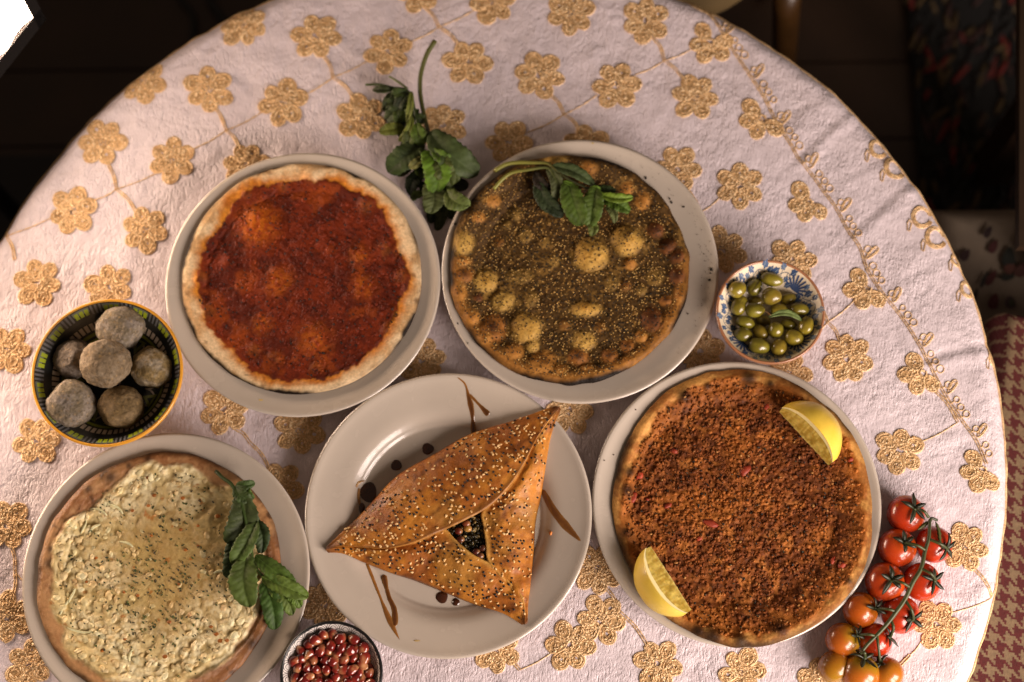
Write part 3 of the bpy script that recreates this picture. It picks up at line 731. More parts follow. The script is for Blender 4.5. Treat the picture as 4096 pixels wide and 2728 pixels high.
b1.sauce_r = lambda th: .868 + .035 * noise(np.cos(th) * 3, np.sin(th) * 3, seed=61) + .022 * noise(np.cos(th) * 9, np.sin(th) * 9, seed=62) + .014 * noise(np.cos(th) * 30, np.sin(th) * 30, seed=63) - .04 * np.exp(-((th + 2.2) / .5) ** 2) - .03 * np.exp(-((th + 1.4) / .5) ** 2) - .03 * np.exp(-((th - 2.9) / .5) ** 2)
def h1(x, y, rho, th):
    h = .0052 + .0009 * fbm(x * 40, y * 40, seed=12) + .0004 * np.exp(-((rho - .93) / .05) ** 2)
    s = 1 - sstep(-.02, .015, rho - b1.sauce_r(th))
    h = h + s * (.0011 + .0013 * fbm(x * 110, y * 110, seed=13) + .0006 * fbm(x * 320, y * 320, seed=14))
    for bx, by, br, ba, _ in b1.bub: h = h + ba * np.exp(-(((x - bx) ** 2 + (y - by) ** 2) / br ** 2) ** 1.3)
    return h + .0003 * noise(x * 600, y * 600, seed=15)
def c1(x, y, rho, th):
    n = fbm(x * 60, y * 60, seed=16); n2 = fbm(x * 240, y * 240, seed=17)
    C = mixc(PR(190, 150, 108), PR(168, 122, 78), sstep(-.3, .4, n + .4 * n2))
    sr = b1.sauce_r(th)
    oil = 1 - sstep(.02, .105, rho - sr - .03 * n + .06 * noise(np.cos(th) * 2.4 + 3, np.sin(th) * 2.4, seed=18))
    C = mixc(C, mixc(PR(176, 100, 22), PR(150, 76, 16), sstep(-.4, .4, n2)), oil * .95)
    C = mixc(C, P(120, 76, 44), sstep(.4, .62, fbm(x * 120 + 2, y * 120, seed=21)) * .6 * sstep(.9, .95, rho))
    S = mixc(P(146, 52, 22), P(116, 38, 18), sstep(-.35, .35, n + .5 * n2))
    S = mixc(S, P(176, 78, 22), sstep(.16, .5, fbm(x * 35, y * 35, seed=19)) * .6)
    for bx, by, br, ba, kd in b1.bub:
        g = np.exp(-(((x - bx) ** 2 + (y - by) ** 2) / br ** 2) ** 1.2 * 1.1)
        if kd == 1: S = mixc(S, mixc(PR(168, 80, 14), PR(132, 50, 12), sstep(-.3, .3, n2)), np.clip(g * 1.15 + .5 * n2 * g, 0, 1) * (.85 if ba > .003 else .55))
        if kd == 2: S = mixc(S, P(160, 80, 32), np.clip(g * 1.2, 0, 1) * sstep(-.2, .4, n2 + .3)); S = mixc(S, P(60, 24, 12), np.exp(-(((x - bx) ** 2 + (y - by + br * .4) ** 2) / (br * .5) ** 2)) * .6)
    C = mixc(C, S, 1 - sstep(-.008, .012, rho - sr - .012 * n2))
    return edge_char(x, y, rho, th, C, 20, 1.1, start=.962)
b1.h, b1.colour = h1, c1; b1.build(M_sauce)
x, y = b1.spots(520, .86); mb = MB()
m_ = b1.rho(x, y)[0] < b1.sauce_r(np.arctan2(y, x)) + .03; x, y = x[m_], y[m_]; n = len(x)
lumps(mb, b1.w(x, y, .0002), np.stack([.0005 + .0009 * rng.rand(n)] * 2 + [np.full(n, .0005)], 1), mixc(P(22, 12, 8), P(52, 26, 14), rng.rand(n) ** 2))
o = mb.build('pepper_speck', M_bits, b1.t); o['kind'] = 'stuff'

# -- zaatar
b2 = Bread('zaatar_flatbread', 'round flatbread with brown zaatar, sesame and puffed golden bubbles', (2274, 1063), .1180, .1175, 1, 23, wob=.016)
b2.bub = [(*b2.at(1720 + x / 1.376, 520 + y / 1.376), r / 1.376 / 4150, e, a, kind) for x, y, r, e, a, kind in
          [(885, 675, 98, 1, .0065, 0), (1085, 600, 90, 1, .0085, 0), (860, 975, 90, .5, .0045, 0), (525, 1080, 90, 1, .006, 0), (305, 820, 70, 1, .0045, 0), (345, 1085, 72, 1.2, .006, 2), (180, 625, 62, 1.1, .003, 0), (265, 482, 40, .8, .003, 1),
           (1100, 725, 38, 1, .004, 1), (1245, 540, 50, 1, .0055, 3), (1310, 630, 52, .9, .006, 3), (1362, 690, 42, 1, .005, 3), (1360, 800, 48, 1, .0055, 3), (1228, 1035, 72, 1, .007, 3), (1165, 1130, 38, 1, .005, 1), (820, 1245, 60, .9, .0065, 2), (990, 1235, 50, .9, .0055, 2),
           (620, 1270, 85, .8, .006, 1), (465, 1215, 55, 1, .005, 1), (195, 800, 52, .8, .0045, 2), (185, 720, 42, .7, .003, 1), (265, 915, 26, 1, .003, 3), (400, 930, 66, 1, .003, 0), (850, 1150, 66, .9, .003, 0), (550, 920, 50, 1, .002, 0), (740, 1065, 32, 1, .0022, 1), (940, 1075, 32, 1, .0022, 1),
           (690, 165, 72, .55, .004, 0), (870, 215, 52, 1, .004, 1), (1170, 385, 48, 1, .0035, 1), (1085, 315, 38, 1, .003, 1), (380, 600, 34, 1, .002, 1), (470, 450, 42, 1, .002, 0), (345, 390, 44, .8, .003, 1), (520, 570, 46, 1, .002, 0), (1080, 845, 36, 1, .002, 1), (1300, 930, 42, .7, .004, 2),
           (490, 790, 80, .6, .0015, 0), (1000, 830, 46, 1, .0014, 0), (1240, 800, 50, 1, .0014, 0), (680, 710, 42, 1, .0014, 0), (1090, 1180, 40, 1, .004, 2), (1200, 1230, 44, .8, .004, 1), (1100, 1270, 46, .7, .0035, 1), (720, 1310, 46, .7, .003, 1), (870, 1300, 46, .6, .003, 1), (230, 1030, 48, 1, .004, 1), (300, 1150, 40, 1, .003, 1),
           (560, 1180, 40, 1, .003, 0), (1330, 1040, 50, 1.2, .004, 1), (1390, 900, 46, 1.3, .003, 1), (160, 900, 46, 1.3, .003, 1), (1160, 870, 34, 1, .0015, 0), (630, 610, 30, 1, .0012, 0), (420, 510, 30, 1, .0012, 0)]]
def gb(x, y, bx, by, br, e):
    q = ((x - bx) ** 2 + ((y - by) / e) ** 2) / br ** 2; q = q * (1 + .22 * noise(x * 160 + bx * 99, y * 160, seed=33))
    return np.exp(-q ** 2.6)
def h2(x, y, rho, th):
    h = .0058 + .0012 * fbm(x * 45, y * 45, seed=24) + .0018 * np.exp(-((rho - .92) / .06) ** 2) + .0007 * fbm(x * 170, y * 170, seed=25)
    for bx, by, br, e, ba, _ in b2.bub:
        q = ((x - bx) ** 2 + ((y - by) / e) ** 2) / br ** 2; h = h + (1.2 if _ == 0 else .8) * ba * np.clip(1 - q * (1 + .2 * noise(x * 160, y * 160, seed=33)), 0, 1) ** (.8 if _ == 0 else 1.3)
    g = noise(x * 420, y * 420, seed=26)
    return h + .0005 * np.clip(g, -.2, 1)
def c2(x, y, rho, th):
    n = fbm(x * 38, y * 38, seed=27); n2 = fbm(x * 190, y * 190, seed=28); n3 = noise(x * 520, y * 520, seed=29)
    Z = mixc(P(72, 48, 25), P(98, 70, 38), sstep(-.4, .4, n2 + .4 * n3))
    D = mixc(P(142, 106, 58), P(160, 116, 66), sstep(-.3, .3, n))
    cover = sstep(-.24, .10, n * .7 + .42 * n2 + .40 * n3 + .30 - .3 * np.exp(-((rho - .96) / .06) ** 2))
    C = mixc(D, Z, cover * .93)
    C = mixc(C, PR(150, 90, 34), sstep(.86, .95, rho) * .6 * sstep(-.2, .3, -np.sin(th) + .5 * n))
    for bx, by, br, e, ba, kd in b2.bub:
        g = gb(x, y, bx, by, br, e); top = np.exp(-(((x - bx) ** 2 + ((y - by) / e) ** 2) / (br * .62) ** 2))
        keep = np.clip(g * 1.25 - .25 * sstep(.15, .5, n3 + n2), 0, 1)
        col = {0: P(186, 148, 84), 1: PR(152, 96, 40), 2: PR(140, 82, 32), 3: PR(104, 56, 24)}[kd]
        C = mixc(C, np.clip(col * (1 + .25 * n2)[..., None], 0, 1), keep * (.95 if ba > .0028 else .32))
        if kd >= 2: C = mixc(C, PR(50, 24, 12), np.clip(top * (1.0 if kd == 3 else .85) + .25 * n2 * top, 0, 1))
        elif kd == 1: C = mixc(C, P(140, 74, 26), np.clip(top * .45 * (1 + n2), 0, 1))
        elif ba > .004: C = mixc(C, P(188, 132, 50), np.clip(top * .3 * (1 + 2 * n2), 0, 1))
    return edge_char(x, y, rho, th, C, 30, 1.1, dark=(36, 20, 12), start=.94)
b2.h, b2.colour = h2, c2; b2.build(M_sauce)
def scatter_on(b, n, rmax, size, cols, name, accept=None, field=None, flat=True, aspect=(1, .62, .5), base=(ICO, ICOF), lift=.0002, M=None, jit=.15):
    x, y = b.spots(n, rmax)
    if accept is not None: k = accept(x, y); x, y = x[k], y[k]
    n = len(x); s = size[0] + (size[1] - size[0]) * rng.rand(n); mb = MB()
    c = np.array([P(*q) for q in cols])[rng.randint(len(cols), size=n)] * (.8 + .4 * rng.rand(n, 1))
    if field is not None:
        rh, th = b.rho(x, y); c = c * (1 - field) + field * b.colour(x, y, rh, th) * (.72 + .62 * rng.rand(n, 1))
    lumps(mb, b.w(x, y, lift), np.stack([s * aspect[0], s * aspect[1], s * aspect[2]], 1), c, flat, jit, base)
    o = mb.build(name, M or M_bits, b.t); o['kind'] = 'stuff'; return o
M_pulp = mat('wet_tomato_pulp', None, 0.5, vary=.2, vscale=500, spec=.18)
scatter_on(b1, 1500, .84, (.0009, .0026), [(140, 44, 20), (120, 36, 18)], 'tomato_pulp', lambda x, y: b1.rho(x, y)[0] < b1.sauce_r(np.arctan2(y, x)) - .01, field=.85, aspect=(1, .7, .3), base=(ICO2, ICO2F), lift=-.0002, M=M_pulp, jit=.25)
def on_cover(x, y):
    k = rng.rand(len(x)) < sstep(-.25, .35, fbm(x * 38, y * 38, seed=27) + .25 + .3 * rng.rand(len(x)))
    for bx, by, br, e, ba, kd in b2.bub:
        if ba > .003: k &= (gb(x, y, bx, by, br, e) < .5) | (rng.rand(len(x)) < .12)
    return k
scatter_on(b2, 3400, .94, (.0006, .0011), [(190, 150, 90), (176, 132, 74), (200, 164, 108)], 'sesame_seed', on_cover)
scatter_on(b2, 4200, .96, (.0005, .0011), [(60, 44, 20), (78, 60, 28), (44, 32, 16)], 'zaatar_crumb', lambda x, y: rng.rand(len(x)) < .9, jit=.4)

# -- cheese
b3 = Bread('cheese_flatbread', 'round flatbread covered with crumbled white cheese and green herb flecks', (631, 2300), .1150, .1165, 2, 41, wob=.014)
def topr(th): return .890 + .035 * noise(np.cos(th) * 2.6, np.sin(th) * 2.6, seed=43) + .03 * noise(np.cos(th) * 8, np.sin(th) * 8, seed=44) - .07 * np.exp(-((th - 2.3) / .30) ** 2) - .03 * np.exp(-((th + 2.6) / .3) ** 2) - .04 * np.exp(-((th + 1.0) / .3) ** 2)
def melt(x, y): return np.exp(-(((x - .010) / .062) ** 2 + ((y + .0 - .012) / .070) ** 2) ** 2) 
def h3(x, y, rho, th):
    s = 1 - sstep(-.03, .02, rho - topr(th))
    m = melt(x + .012 * noise(x * 30, y * 30, seed=45), y + .012 * noise(x * 30 + 5, y * 30, seed=46))
    w, _ = worley(x * 120, y * 120, 47); w2, _ = worley(x * 330, y * 330, 48)
    rg = 1 - np.abs(fbm(x * 95 + .6 * noise(x * 60, y * 60, seed=58), y * 95, seed=49)) * 2.4
    lump = sstep(.05, .85, 1 - w) * .0015 + rg * .0013 + .0016 * fbm(x * 45, y * 45, seed=59) + (1 - w2) * .0004
    h = .0060 + .0012 * np.exp(-((rho - .94) / .05) ** 2) + .0008 * fbm(x * 45, y * 45, seed=42)
    return h + s * (.001 + lump * (1 - .78 * m)) + .0003 * noise(x * 500, y * 500, seed=50)
def c3(x, y, rho, th):
    n = fbm(x * 45, y * 45, seed=51); n2 = fbm(x * 200, y * 200, seed=52)
    D = mixc(PR(148, 100, 60), PR(120, 72, 38), sstep(-.3, .35, n + .5 * n2))
    D = mixc(D, P(70, 44, 30), sstep(.38, .6, fbm(x * 70 + 3, y * 70, seed=53)) * .8)
    for px, py, r in ((440, 1908, 26), (592, 1835, 16), (200, 2255, 24), (205, 2195, 16), (515, 1862, 12), (352, 1955, 15), (1005, 2570, 24), (1040, 2450, 14), (240, 2430, 20), (300, 2600, 18)):
        bx, by = b3.at(px, py); D = mixc(D, P(66, 40, 28), np.exp(-((x - bx) ** 2 + (y - by) ** 2) / (r / 4150) ** 2) * .85)
    m = melt(x + .012 * noise(x * 30, y * 30, seed=45), y + .012 * noise(x * 30 + 5, y * 30, seed=46))
    w_, _ = worley(x * 120, y * 120, 47); K = mixc(PR(184, 150, 98), PR(206, 176, 130), sstep(-.3, .3, n2 + n)); K = mixc(K, PR(138, 102, 50), sstep(.40, .85, w_ + .4 * n2) * .7)
    K = mixc(K, PR(146, 112, 58), sstep(.1, .5, n2 - n * .3) * .5)
    Ml = mixc(PR(156, 120, 66), PR(144, 106, 54), sstep(-.3, .3, n))
    K = mixc(K, Ml, m * .92)
    sp = sstep(.52, .66, fbm(x * 130, y * 130, seed=54)); K = mixc(K, P(184, 114, 44), sp * .8)
    C = mixc(D, K, 1 - sstep(-.03, .02, rho - topr(th) - .02 * n2))
    return edge_char(x, y, rho, th, C, 55, .8, dark=(66, 38, 20))
b3.h, b3.colour = h3, c3; b3.build(M_cheese)
inch = lambda x, y: (b3.rho(x, y)[0] < topr(np.arctan2(y, x)) - .02) & (rng.rand(len(x)) > .9 * melt(x, y) ** .5)
scatter_on(b3, 760, .92, (.0012, .0040), [(216, 190, 168), (202, 174, 146), (230, 206, 186), (206, 176, 140)], 'cheese_crumble', inch, aspect=(1, .66, .6), base=(ICO2, ICO2F), lift=-.0007, M=M_cheese, jit=.25, field=.6)
scatter_on(b3, 240, .88, (.0022, .0052), [(226, 200, 176), (238, 214, 194), (214, 186, 156)], 'cheese_curd', inch, aspect=(1, .75, .62), base=(ICO3, ICO3F), lift=-.0014, M=M_cheese, jit=.14, field=.6)
# shreds of cheese
mb = MB()
for k in range(16):
    xs, ys = b3.spots(1, .82)
    if rng.rand() < .7 * melt(xs, ys)[0]: continue
    a = rng.rand() * 6.28; L = .005 + .008 * rng.rand(); cv = (rng.rand() - .5) * 2.2
    tt = np.linspace(-1, 1, 7); px_ = xs + L * (np.cos(a) * tt - np.sin(a) * cv * .35 * tt ** 2); py_ = ys + L * (np.sin(a) * tt + np.cos(a) * cv * .35 * tt ** 2)
    tube(mb, b3.w(px_, py_, .0003), [.0006, .0012, .0013, .0012, .0006], 6, None, PR(184, 164, 118) * (.9 + .2 * rng.rand()))
o = mb.build('cheese_shred', M_cheese, b3.t); o['kind'] = 'stuff'
inherb = lambda x, y: rng.rand(len(x)) < (.25 + .75 * np.exp(-((np.hypot(x - .008, y) - .02) / .045) ** 2)) * sstep(-.35, .3, fbm(x * 50, y * 50, seed=57) + .1)
scatter_on(b3, 1300, .84, (.0008, .0017), [(74, 88, 36), (60, 72, 30), (92, 104, 46), (74, 66, 34)], 'herb_fleck', inherb, aspect=(1, .55, .35), lift=.0006, jit=.35)
# browned blisters in the cheese
mb = MB()
for px, py, r in ((612, 1978, 9), (728, 1990, 9), (590, 2020, 8), (525, 2040, 8), (868, 2062, 10), (718, 2115, 8), (738, 2197, 8), (795, 1998, 7), (672, 2486, 9), (862, 2535, 10), (878, 2562, 11), (905, 2560, 9), (656, 2625, 10), (403, 2600, 9), (588, 1908, 9), (788, 2180, 6), (712, 2335, 8), (545, 2380, 8), (492, 2367, 7), (340, 2325, 7), (380, 2230, 8), (495, 2555, 7), (840, 2505, 8), (600, 2140, 7), (788, 2100, 7)):
    xx, yy = b3.at(px, py); v, f = ICO2, ICO2F; s = r / 4150
    mb.add(v * (s, s * .8, .0009) + b3.w(np.array([xx]), np.array([yy]), .0002), None, f, P(176, 104, 36) * (.7 + .5 * rng.rand()))
o = mb.build('browned_spot', M_cheese, b3.t); o['kind'] = 'stuff'

# -- minced meat
b5 = Bread('meat_flatbread', 'oval flatbread topped with minced meat, with two lemon wedges, at right', (2972, 2018), .1215, .1310, 4, 71, wob=.012)
def topr5(th): return .935 + .02 * noise(np.cos(th) * 3, np.sin(th) * 3, seed=73) + .03 * noise(np.cos(th) * 10, np.sin(th) * 10, seed=74) - .025 * np.exp(-((th - 2.5) / .35) ** 2) - .02 * np.exp(-((th - 1.6) / .5) ** 2)
CH5 = [(2995, 1512, 34), (2735, 1583, 30), (2830, 1545, 14), (3080, 1535, 16), (2845, 2545, 40), (2790, 2525, 26), (3120, 2515, 34), (2960, 2560, 30), (2520, 1885, 22), (2510, 1960, 26), (2508, 2130, 22), (3395, 2325, 14)]
def h5(x, y, rho, th):
    s = 1 - sstep(-.03, .015, rho - topr5(th))
    w, _ = worley(x * 210, y * 210, 75); w2, _ = worley(x * 420, y * 420, 76)
    h = .0042 + .0018 * np.exp(-((rho - .945) / .04) ** 2) + .001 * fbm(x * 40, y * 40, seed=72)
    for px, py, r in CH5:
        bx, by = b5.at(px, py); h = h + .0025 * np.exp(-((x - bx) ** 2 + (y - by) ** 2) / (r / 4200) ** 2)
    return h + s * ((1 - w) * .0015 + (1 - w2) * .0007 + .0014 * fbm(x * 70, y * 70, seed=77)) + .0003 * noise(x * 500, y * 500, seed=78)
def c5(x, y, rho, th):
    n = fbm(x * 40, y * 40, seed=79); n2 = fbm(x * 210, y * 210, seed=80); _, idv = worley(x * 210, y * 210, 75)
    D = mixc(PR(176, 116, 56), PR(138, 80, 34), sstep(-.3, .35, n + .6 * n2))
    D = mixc(D, P(206, 160, 98), sstep(.25, .5, fbm(x * 90 + 5, y * 90, seed=84)) * .6 * (1 - sstep(.95, .98, rho)))
    K = mixc(P(150, 82, 38), P(128, 66, 30), sstep(-.4, .4, n2)); K = mixc(K, P(170, 102, 56), (idv > .75) * .6); K = mixc(K, P(100, 52, 26), (idv < .18) * .6)
    K = mixc(K, PR(150, 84, 34), sstep(.2, .5, fbm(x * 75 + 4, y * 75, seed=83)) * .75)
    K = mixc(K, PR(138, 74, 26), sstep(.1, .5, fbm(x * 28 + 9, y * 28, seed=81)) * .6); K = mixc(K, PR(150, 82, 30), sstep(.78, .93, rho + .06 * n + .05 * n2) * .6)
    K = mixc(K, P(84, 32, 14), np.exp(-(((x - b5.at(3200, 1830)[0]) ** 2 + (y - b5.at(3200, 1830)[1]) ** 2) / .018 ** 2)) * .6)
    C = mixc(D, K, 1 - sstep(-.02, .015, rho - topr5(th) - .02 * n2))
    for px, py, r in CH5:
        bx, by = b5.at(px, py); C = mixc(C, P(42, 20, 12), np.exp(-(((x - bx) ** 2 + (y - by) ** 2) / (r / 4200) ** 2) ** 1.5) * .9)
    C = edge_char(x, y, rho, th, C, 82, .9, dark=(44, 24, 14), start=.93)
    return C
b5.h, b5.colour = h5, c5; b5.build(M_sauce)
in5 = lambda x, y: b5.rho(x, y)[0] < topr5(np.arctan2(y / b5.ry, x / b5.rx)) - .01
scatter_on(b5, 4200, .93, (.0010, .0028), [(134, 68, 30), (112, 52, 22), (156, 84, 40), (94, 40, 18), (170, 96, 46), (124, 60, 26)], 'minced_meat', in5, flat=False, aspect=(1, .75, .6), lift=-.0001, M=M_sauce, jit=.35, field=.75)
scatter_on(b5, 520, .9, (.0008, .0017), [(40, 36, 16), (54, 52, 22), (34, 24, 14)], 'parsley_fleck', in5, flat=False, aspect=(1, .6, .3), lift=.0014, jit=.35)
scatter_on(b5, 120, .9, (.0010, .0022), [(170, 116, 66), (180, 128, 76)], 'onion_bit', in5, flat=False, aspect=(1, .6, .4), lift=.0010, jit=.3)
for px, py, r in ((2558, 1898, 17), (2533, 1985, 18), (2845, 2088, 20), (2985, 1875, 20), (2672, 2020, 13), (2590, 1993, 9), (3070, 1620, 13), (3372, 2260, 16), (3405, 1835, 12), (3335, 2240, 12), (2800, 2150, 12), (2700, 1800, 12)):
    xx, yy = b5.at(px, py); mb = MB(); s = r / 4200
    lumps(mb, b5.w(np.array([xx]), np.array([yy]), .0006), np.array([[s * 1.25, s * .75, .0009]]), PR(128, 40, 18)[None] * (.8 + .4 * rng.rand()), True, .38, (ICO2, ICO2F)); mb.build('red_pepper_bit', M_bits, b5.t)

# ------------------------------------------------------------------ triangular pastry
def build_pastry():
    z0 = TZ + .0095
    S = lambda x, y, z: U(1200 + x / 1.285, 1480 + y / 1.285, z)
    t = thing('triangle_pastry', tuple(S(760, 760, z0)), 'golden triangular stuffed pastry with black and white sesame seeds', 'pastry')
    zt = z0 + .026
    A, B, C = (132, 925), (1334, 186), (1158, 1306)
    flaps = [  # outer edge, inner lip, height, base lift
        ([A, (240, 815), (360, 690), (500, 540), (690, 430), (880, 325), (1080, 265), (1230, 215), B], [A, (225, 905), (440, 920), (580, 895), (720, 835), (860, 770), (985, 695), (1085, 590), (1160, 470), (1220, 350), (1290, 250), B], .029, .0012),
        ([B, (1285, 330), (1262, 480), (1240, 640), (1212, 780), (1202, 930), (1185, 1080), (1165, 1200), C], [B, (1215, 350), (1130, 520), (1035, 640), (935, 722), (940, 800), (955, 900), (965, 980), (1030, 1060), (1090, 1130), (1130, 1220), C], .0265, .0),
        ([C, (1050, 1250), (900, 1205), (760, 1150), (600, 1085), (460, 1040), (330, 985), (225, 935), A], [C, (1150, 1180), (1100, 1110), (1010, 1010), (890, 945), (800, 870), (735, 810), (640, 862), (520, 892), (400, 902), (280, 900), (190, 905), A], .0255, .0)]
    n, mcs = 90, 34
    surf = []
    for f, (O, I, H, lift) in enumerate(flaps):
        def foot(x, y):
            p = S(x, y, z0 + .004); r_ = np.hypot(*(p[:2] - PL[3])); return S(x, y, max(z0 + .004, float(plate_z(r_)) + .005))
        Op = resample(np.array([foot(x, y) for x, y in O]), n)
        Ip = resample(np.array([foot(x, y) if q in (0, len(I) - 1) else S(x, y, z0 + .016 + (zt - z0 - .016) * float(sstep(0, .35, min(q, len(I) - 1 - q) / (len(I) - 1)))) for q, (x, y) in enumerate(I)]), n)
        wdt = np.linalg.norm(Op[:, :2] - Ip[:, :2], axis=1)
        u = np.linspace(0, 1, n); Hu = .011 + (H - .011) * sstep(0, .42, np.minimum(u, 1 - u) * 1.25)
        rows = []; cols = []; n2 = None
        for v in np.linspace(0, 1, mcs):
            k = (1 - (1 - v) ** 2.6) ** .62 * (1 - .10 * sstep(.6, 1, v))
            xy = Op[:, :2] * (1 - v) + Ip[:, :2] * v
            # outer wall bulges a little beyond its foot
            out = nrm(Op[:, :2] - Ip[:, :2]); xy = xy + out * (.0022 * math.sin(min(v * 6, 1) * math.pi))[..., None] if False else xy + out * (.0022 * math.sin(min(v * 6, 1) * math.pi))
            zb_ = np.maximum(z0, plate_z(np.hypot(xy[:, 0] - PL[3][0], xy[:, 1] - PL[3][1])) + .0004)
            z = zb_ + lift + k * (Hu - .55 * (zb_ - z0)) + (.0014 * fbm(xy[:, 0] * 60, xy[:, 1] * 60, seed=91 + f) + .0011 * fbm(xy[:, 0] * 150, xy[:, 1] * 150, seed=94 + f)) * min(1, v * 4) + .0008 * math.exp(-((v - .97) / .04) ** 2)
            if f == 0: z = z + .0016 * sstep(.5, 1, v)
            rows.append(np.stack([xy[:, 0], xy[:, 1], z], 1)); cols.append(np.full(n, v))
        top = np.stack(rows, 0)
        low = [top[-1] + np.array([0, 0, -.0035]) + np.pad(nrm(Op[:, :2] - Ip[:, :2]) * .0015, ((0, 0), (0, 1))), top[-1] * .75 + top[0] * .25 + np.array([0, 0, -.006])]
        low[1][:, 2] = np.minimum(low[1][:, 2], top[-1][:, 2] - .006)
        G = np.concatenate([top, np.stack(low, 0)], 0)
        X, Y = G[..., 0], G[..., 1]; vv = np.concatenate([np.linspace(0, 1, mcs), [1.02, 1.1]])[:, None] + 0 * X; uu = u[None] + 0 * X
        n1 = fbm(X * 40, Y * 40, seed=95 + f); n2 = fbm(X * 180, Y * 180, seed=98 + f)
        Cc = mixc(PR(158, 92, 28), PR(128, 66, 18), sstep(-.35, .35, n1 + .5 * n2)); Cc = mixc(Cc, PR(100, 48, 14), sstep(.08, .5, fbm(X * 75 + 9, Y * 75, seed=105 + f)) * .55)
        Cc = mixc(Cc, P(180, 132, 62), sstep(.1, .5, fbm(X * 22 + 3, Y * 22, seed=102 + f)) * .55)
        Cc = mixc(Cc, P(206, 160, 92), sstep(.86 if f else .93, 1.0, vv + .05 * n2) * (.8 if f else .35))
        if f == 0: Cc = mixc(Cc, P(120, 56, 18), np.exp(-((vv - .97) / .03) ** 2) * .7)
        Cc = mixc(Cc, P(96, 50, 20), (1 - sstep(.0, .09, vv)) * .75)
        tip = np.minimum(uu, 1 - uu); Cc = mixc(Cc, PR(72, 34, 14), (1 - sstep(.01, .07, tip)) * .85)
        if f == 1: Cc = mixc(Cc, P(214, 170, 108), np.exp(-((uu - .12) / .07) ** 2) * sstep(.45, .8, vv))
        # dried streaks of molasses over the crust
        pu = X * math.cos(-.95) + Y * math.sin(-.95)
        st = np.exp(-(np.abs(np.mod(pu * 26 + .5 * n1, 1) - .5) / .05) ** 2) * sstep(-.05, .25, n1 + .15)
        Cc = mixc(Cc, P(104, 46, 14), st * .7)
        Cc = mixc(Cc, P(170, 130, 90), sstep(1.0, 1.05, vv) * .6)
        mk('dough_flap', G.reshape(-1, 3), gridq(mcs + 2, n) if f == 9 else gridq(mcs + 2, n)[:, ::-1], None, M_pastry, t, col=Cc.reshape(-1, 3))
        surf.append(top)
    # floor of the pastry
    Pp = np.vstack([s[0] for s in surf]); c = Pp.mean(0); c[2] = z0; k = len(Pp)
    Pq = Pp.copy(); Pq[:, 2] = np.maximum(z0, plate_z(np.hypot(Pp[:, 0] - PL[3][0], Pp[:, 1] - PL[3][1]))) + .0002
    mk('dough_base', np.vstack([Pp + (0, 0, .001), Pq, c]), [[i, i + k, (i + 1) % k + k, (i + 1) % k] for i in range(k)], [[k + i, 2 * k, k + (i + 1) % k] for i in range(k)], M_pastry, t, col=P(150, 88, 34))
    # filling in the opening
    fz = z0 + .0165; c = S(880, 860, fz); mb = MB(); nn = 420
    a = rng.rand(nn) * 6.28; r = np.sqrt(rng.rand(nn)) * .026
    pos = np.stack([c[0] + r * np.cos(a), c[1] + r * np.sin(a), fz + .003 * rng.rand(nn)], 1)
    pal = np.array([P(60, 52, 28), P(44, 38, 22), P(76, 64, 34), P(150, 128, 88), P(176, 154, 114)])
    lumps(mb, pos, np.stack([.002 + .002 * rng.rand(nn), .0012 + .001 * rng.rand(nn), .0008 + .0008 * rng.rand(nn)], 1), pal[rng.choice(5, nn, p=[.34, .3, .2, .1, .06])], False, .35)
    o = mb.build('spinach_filling', M_glossbits, t); o['kind'] = 'stuff'
    V, q = lathe([(.0005, 0), (.028, -.001), (.030, -.006)], 24); mk('filling_bed', V + (c[0], c[1], fz + .0005), q, None, M_bits, t, col=P(34, 26, 14))
    for x, y, col in ((815, 828, (120, 40, 30)), (862, 815, (176, 130, 70)), (905, 935, (104, 40, 34)), (925, 955, (110, 56, 44)), (855, 790, (140, 70, 50)), (825, 870, (96, 36, 28)), (940, 915, (96, 44, 34))):
        p = S(x, y, fz + .0045); v, qq, tt = sphere_uv(8, 12)
        mk('pomegranate_seed', v * (.0040, .0034, .0030) + p, qq, tt, M_glossbits, t, col=mixc(P(*col), P(190, 140, 96), sstep(.1, .9, v[:, 0]) * .5))
    # sesame and nigella, one by one, lying on the crust
    sv, sf = ICO2.copy(), ICO2F
    sv = sv * np.array([1, .62, .5]); sv[:, 1] *= (1 - .35 * sv[:, 0])
    mes = []
    for k, cc in enumerate([PR(196, 150, 98), PR(184, 138, 84), PR(174, 124, 72)]):
        mes.append(rawmesh('sesame_seed', sv * .00155, None, sf, cc, True, [M_bits]))
    men = rawmesh('nigella_seed', sv * (.00125, .0015, .0013), None, sf, P(16, 12, 12), True, [M_seedblack])
    def sprinkle(cnt, name, pick, dens):
        got = 0; pts = []
        while got < cnt:
            f = rng.choice(3, p=[.46, .24, .30]); i = rng.randint(3, mcs - 2); j = rng.randint(4, n - 4)
            p = surf[f][i, j]; d = dens(f, i / mcs, j / n, p)
            if rng.rand() > d: continue
            if any((p[0] - q[0]) ** 2 + (p[1] - q[1]) ** 2 < .0026 ** 2 for q in pts): continue
            du = surf[f][i, j + 1] - surf[f][i, j - 1]; dv = surf[f][i + 1, j] - surf[f][i - 1, j]
            nn_ = np.cross(du, dv); nn_ = nrm(nn_ if nn_[2] > 0 else -nn_)
            o = place(name, pick(), t)
            a = rng.rand() * 6.28; xx = nrm(np.cross(nn_, [math.cos(a), math.sin(a), .1])); yy = np.cross(nn_, xx)
            Mx = Matrix(((xx[0], yy[0], nn_[0]), (xx[1], yy[1], nn_[1]), (xx[2], yy[2], nn_[2])))
            w = p + nn_ * .0004 - ORG[t]
            o.matrix_local = Matrix.Translation(w) @ Mx.to_4x4() @ Matrix.Scale(.8 + .35 * rng.rand(), 4)
            pts.append(p); got += 1
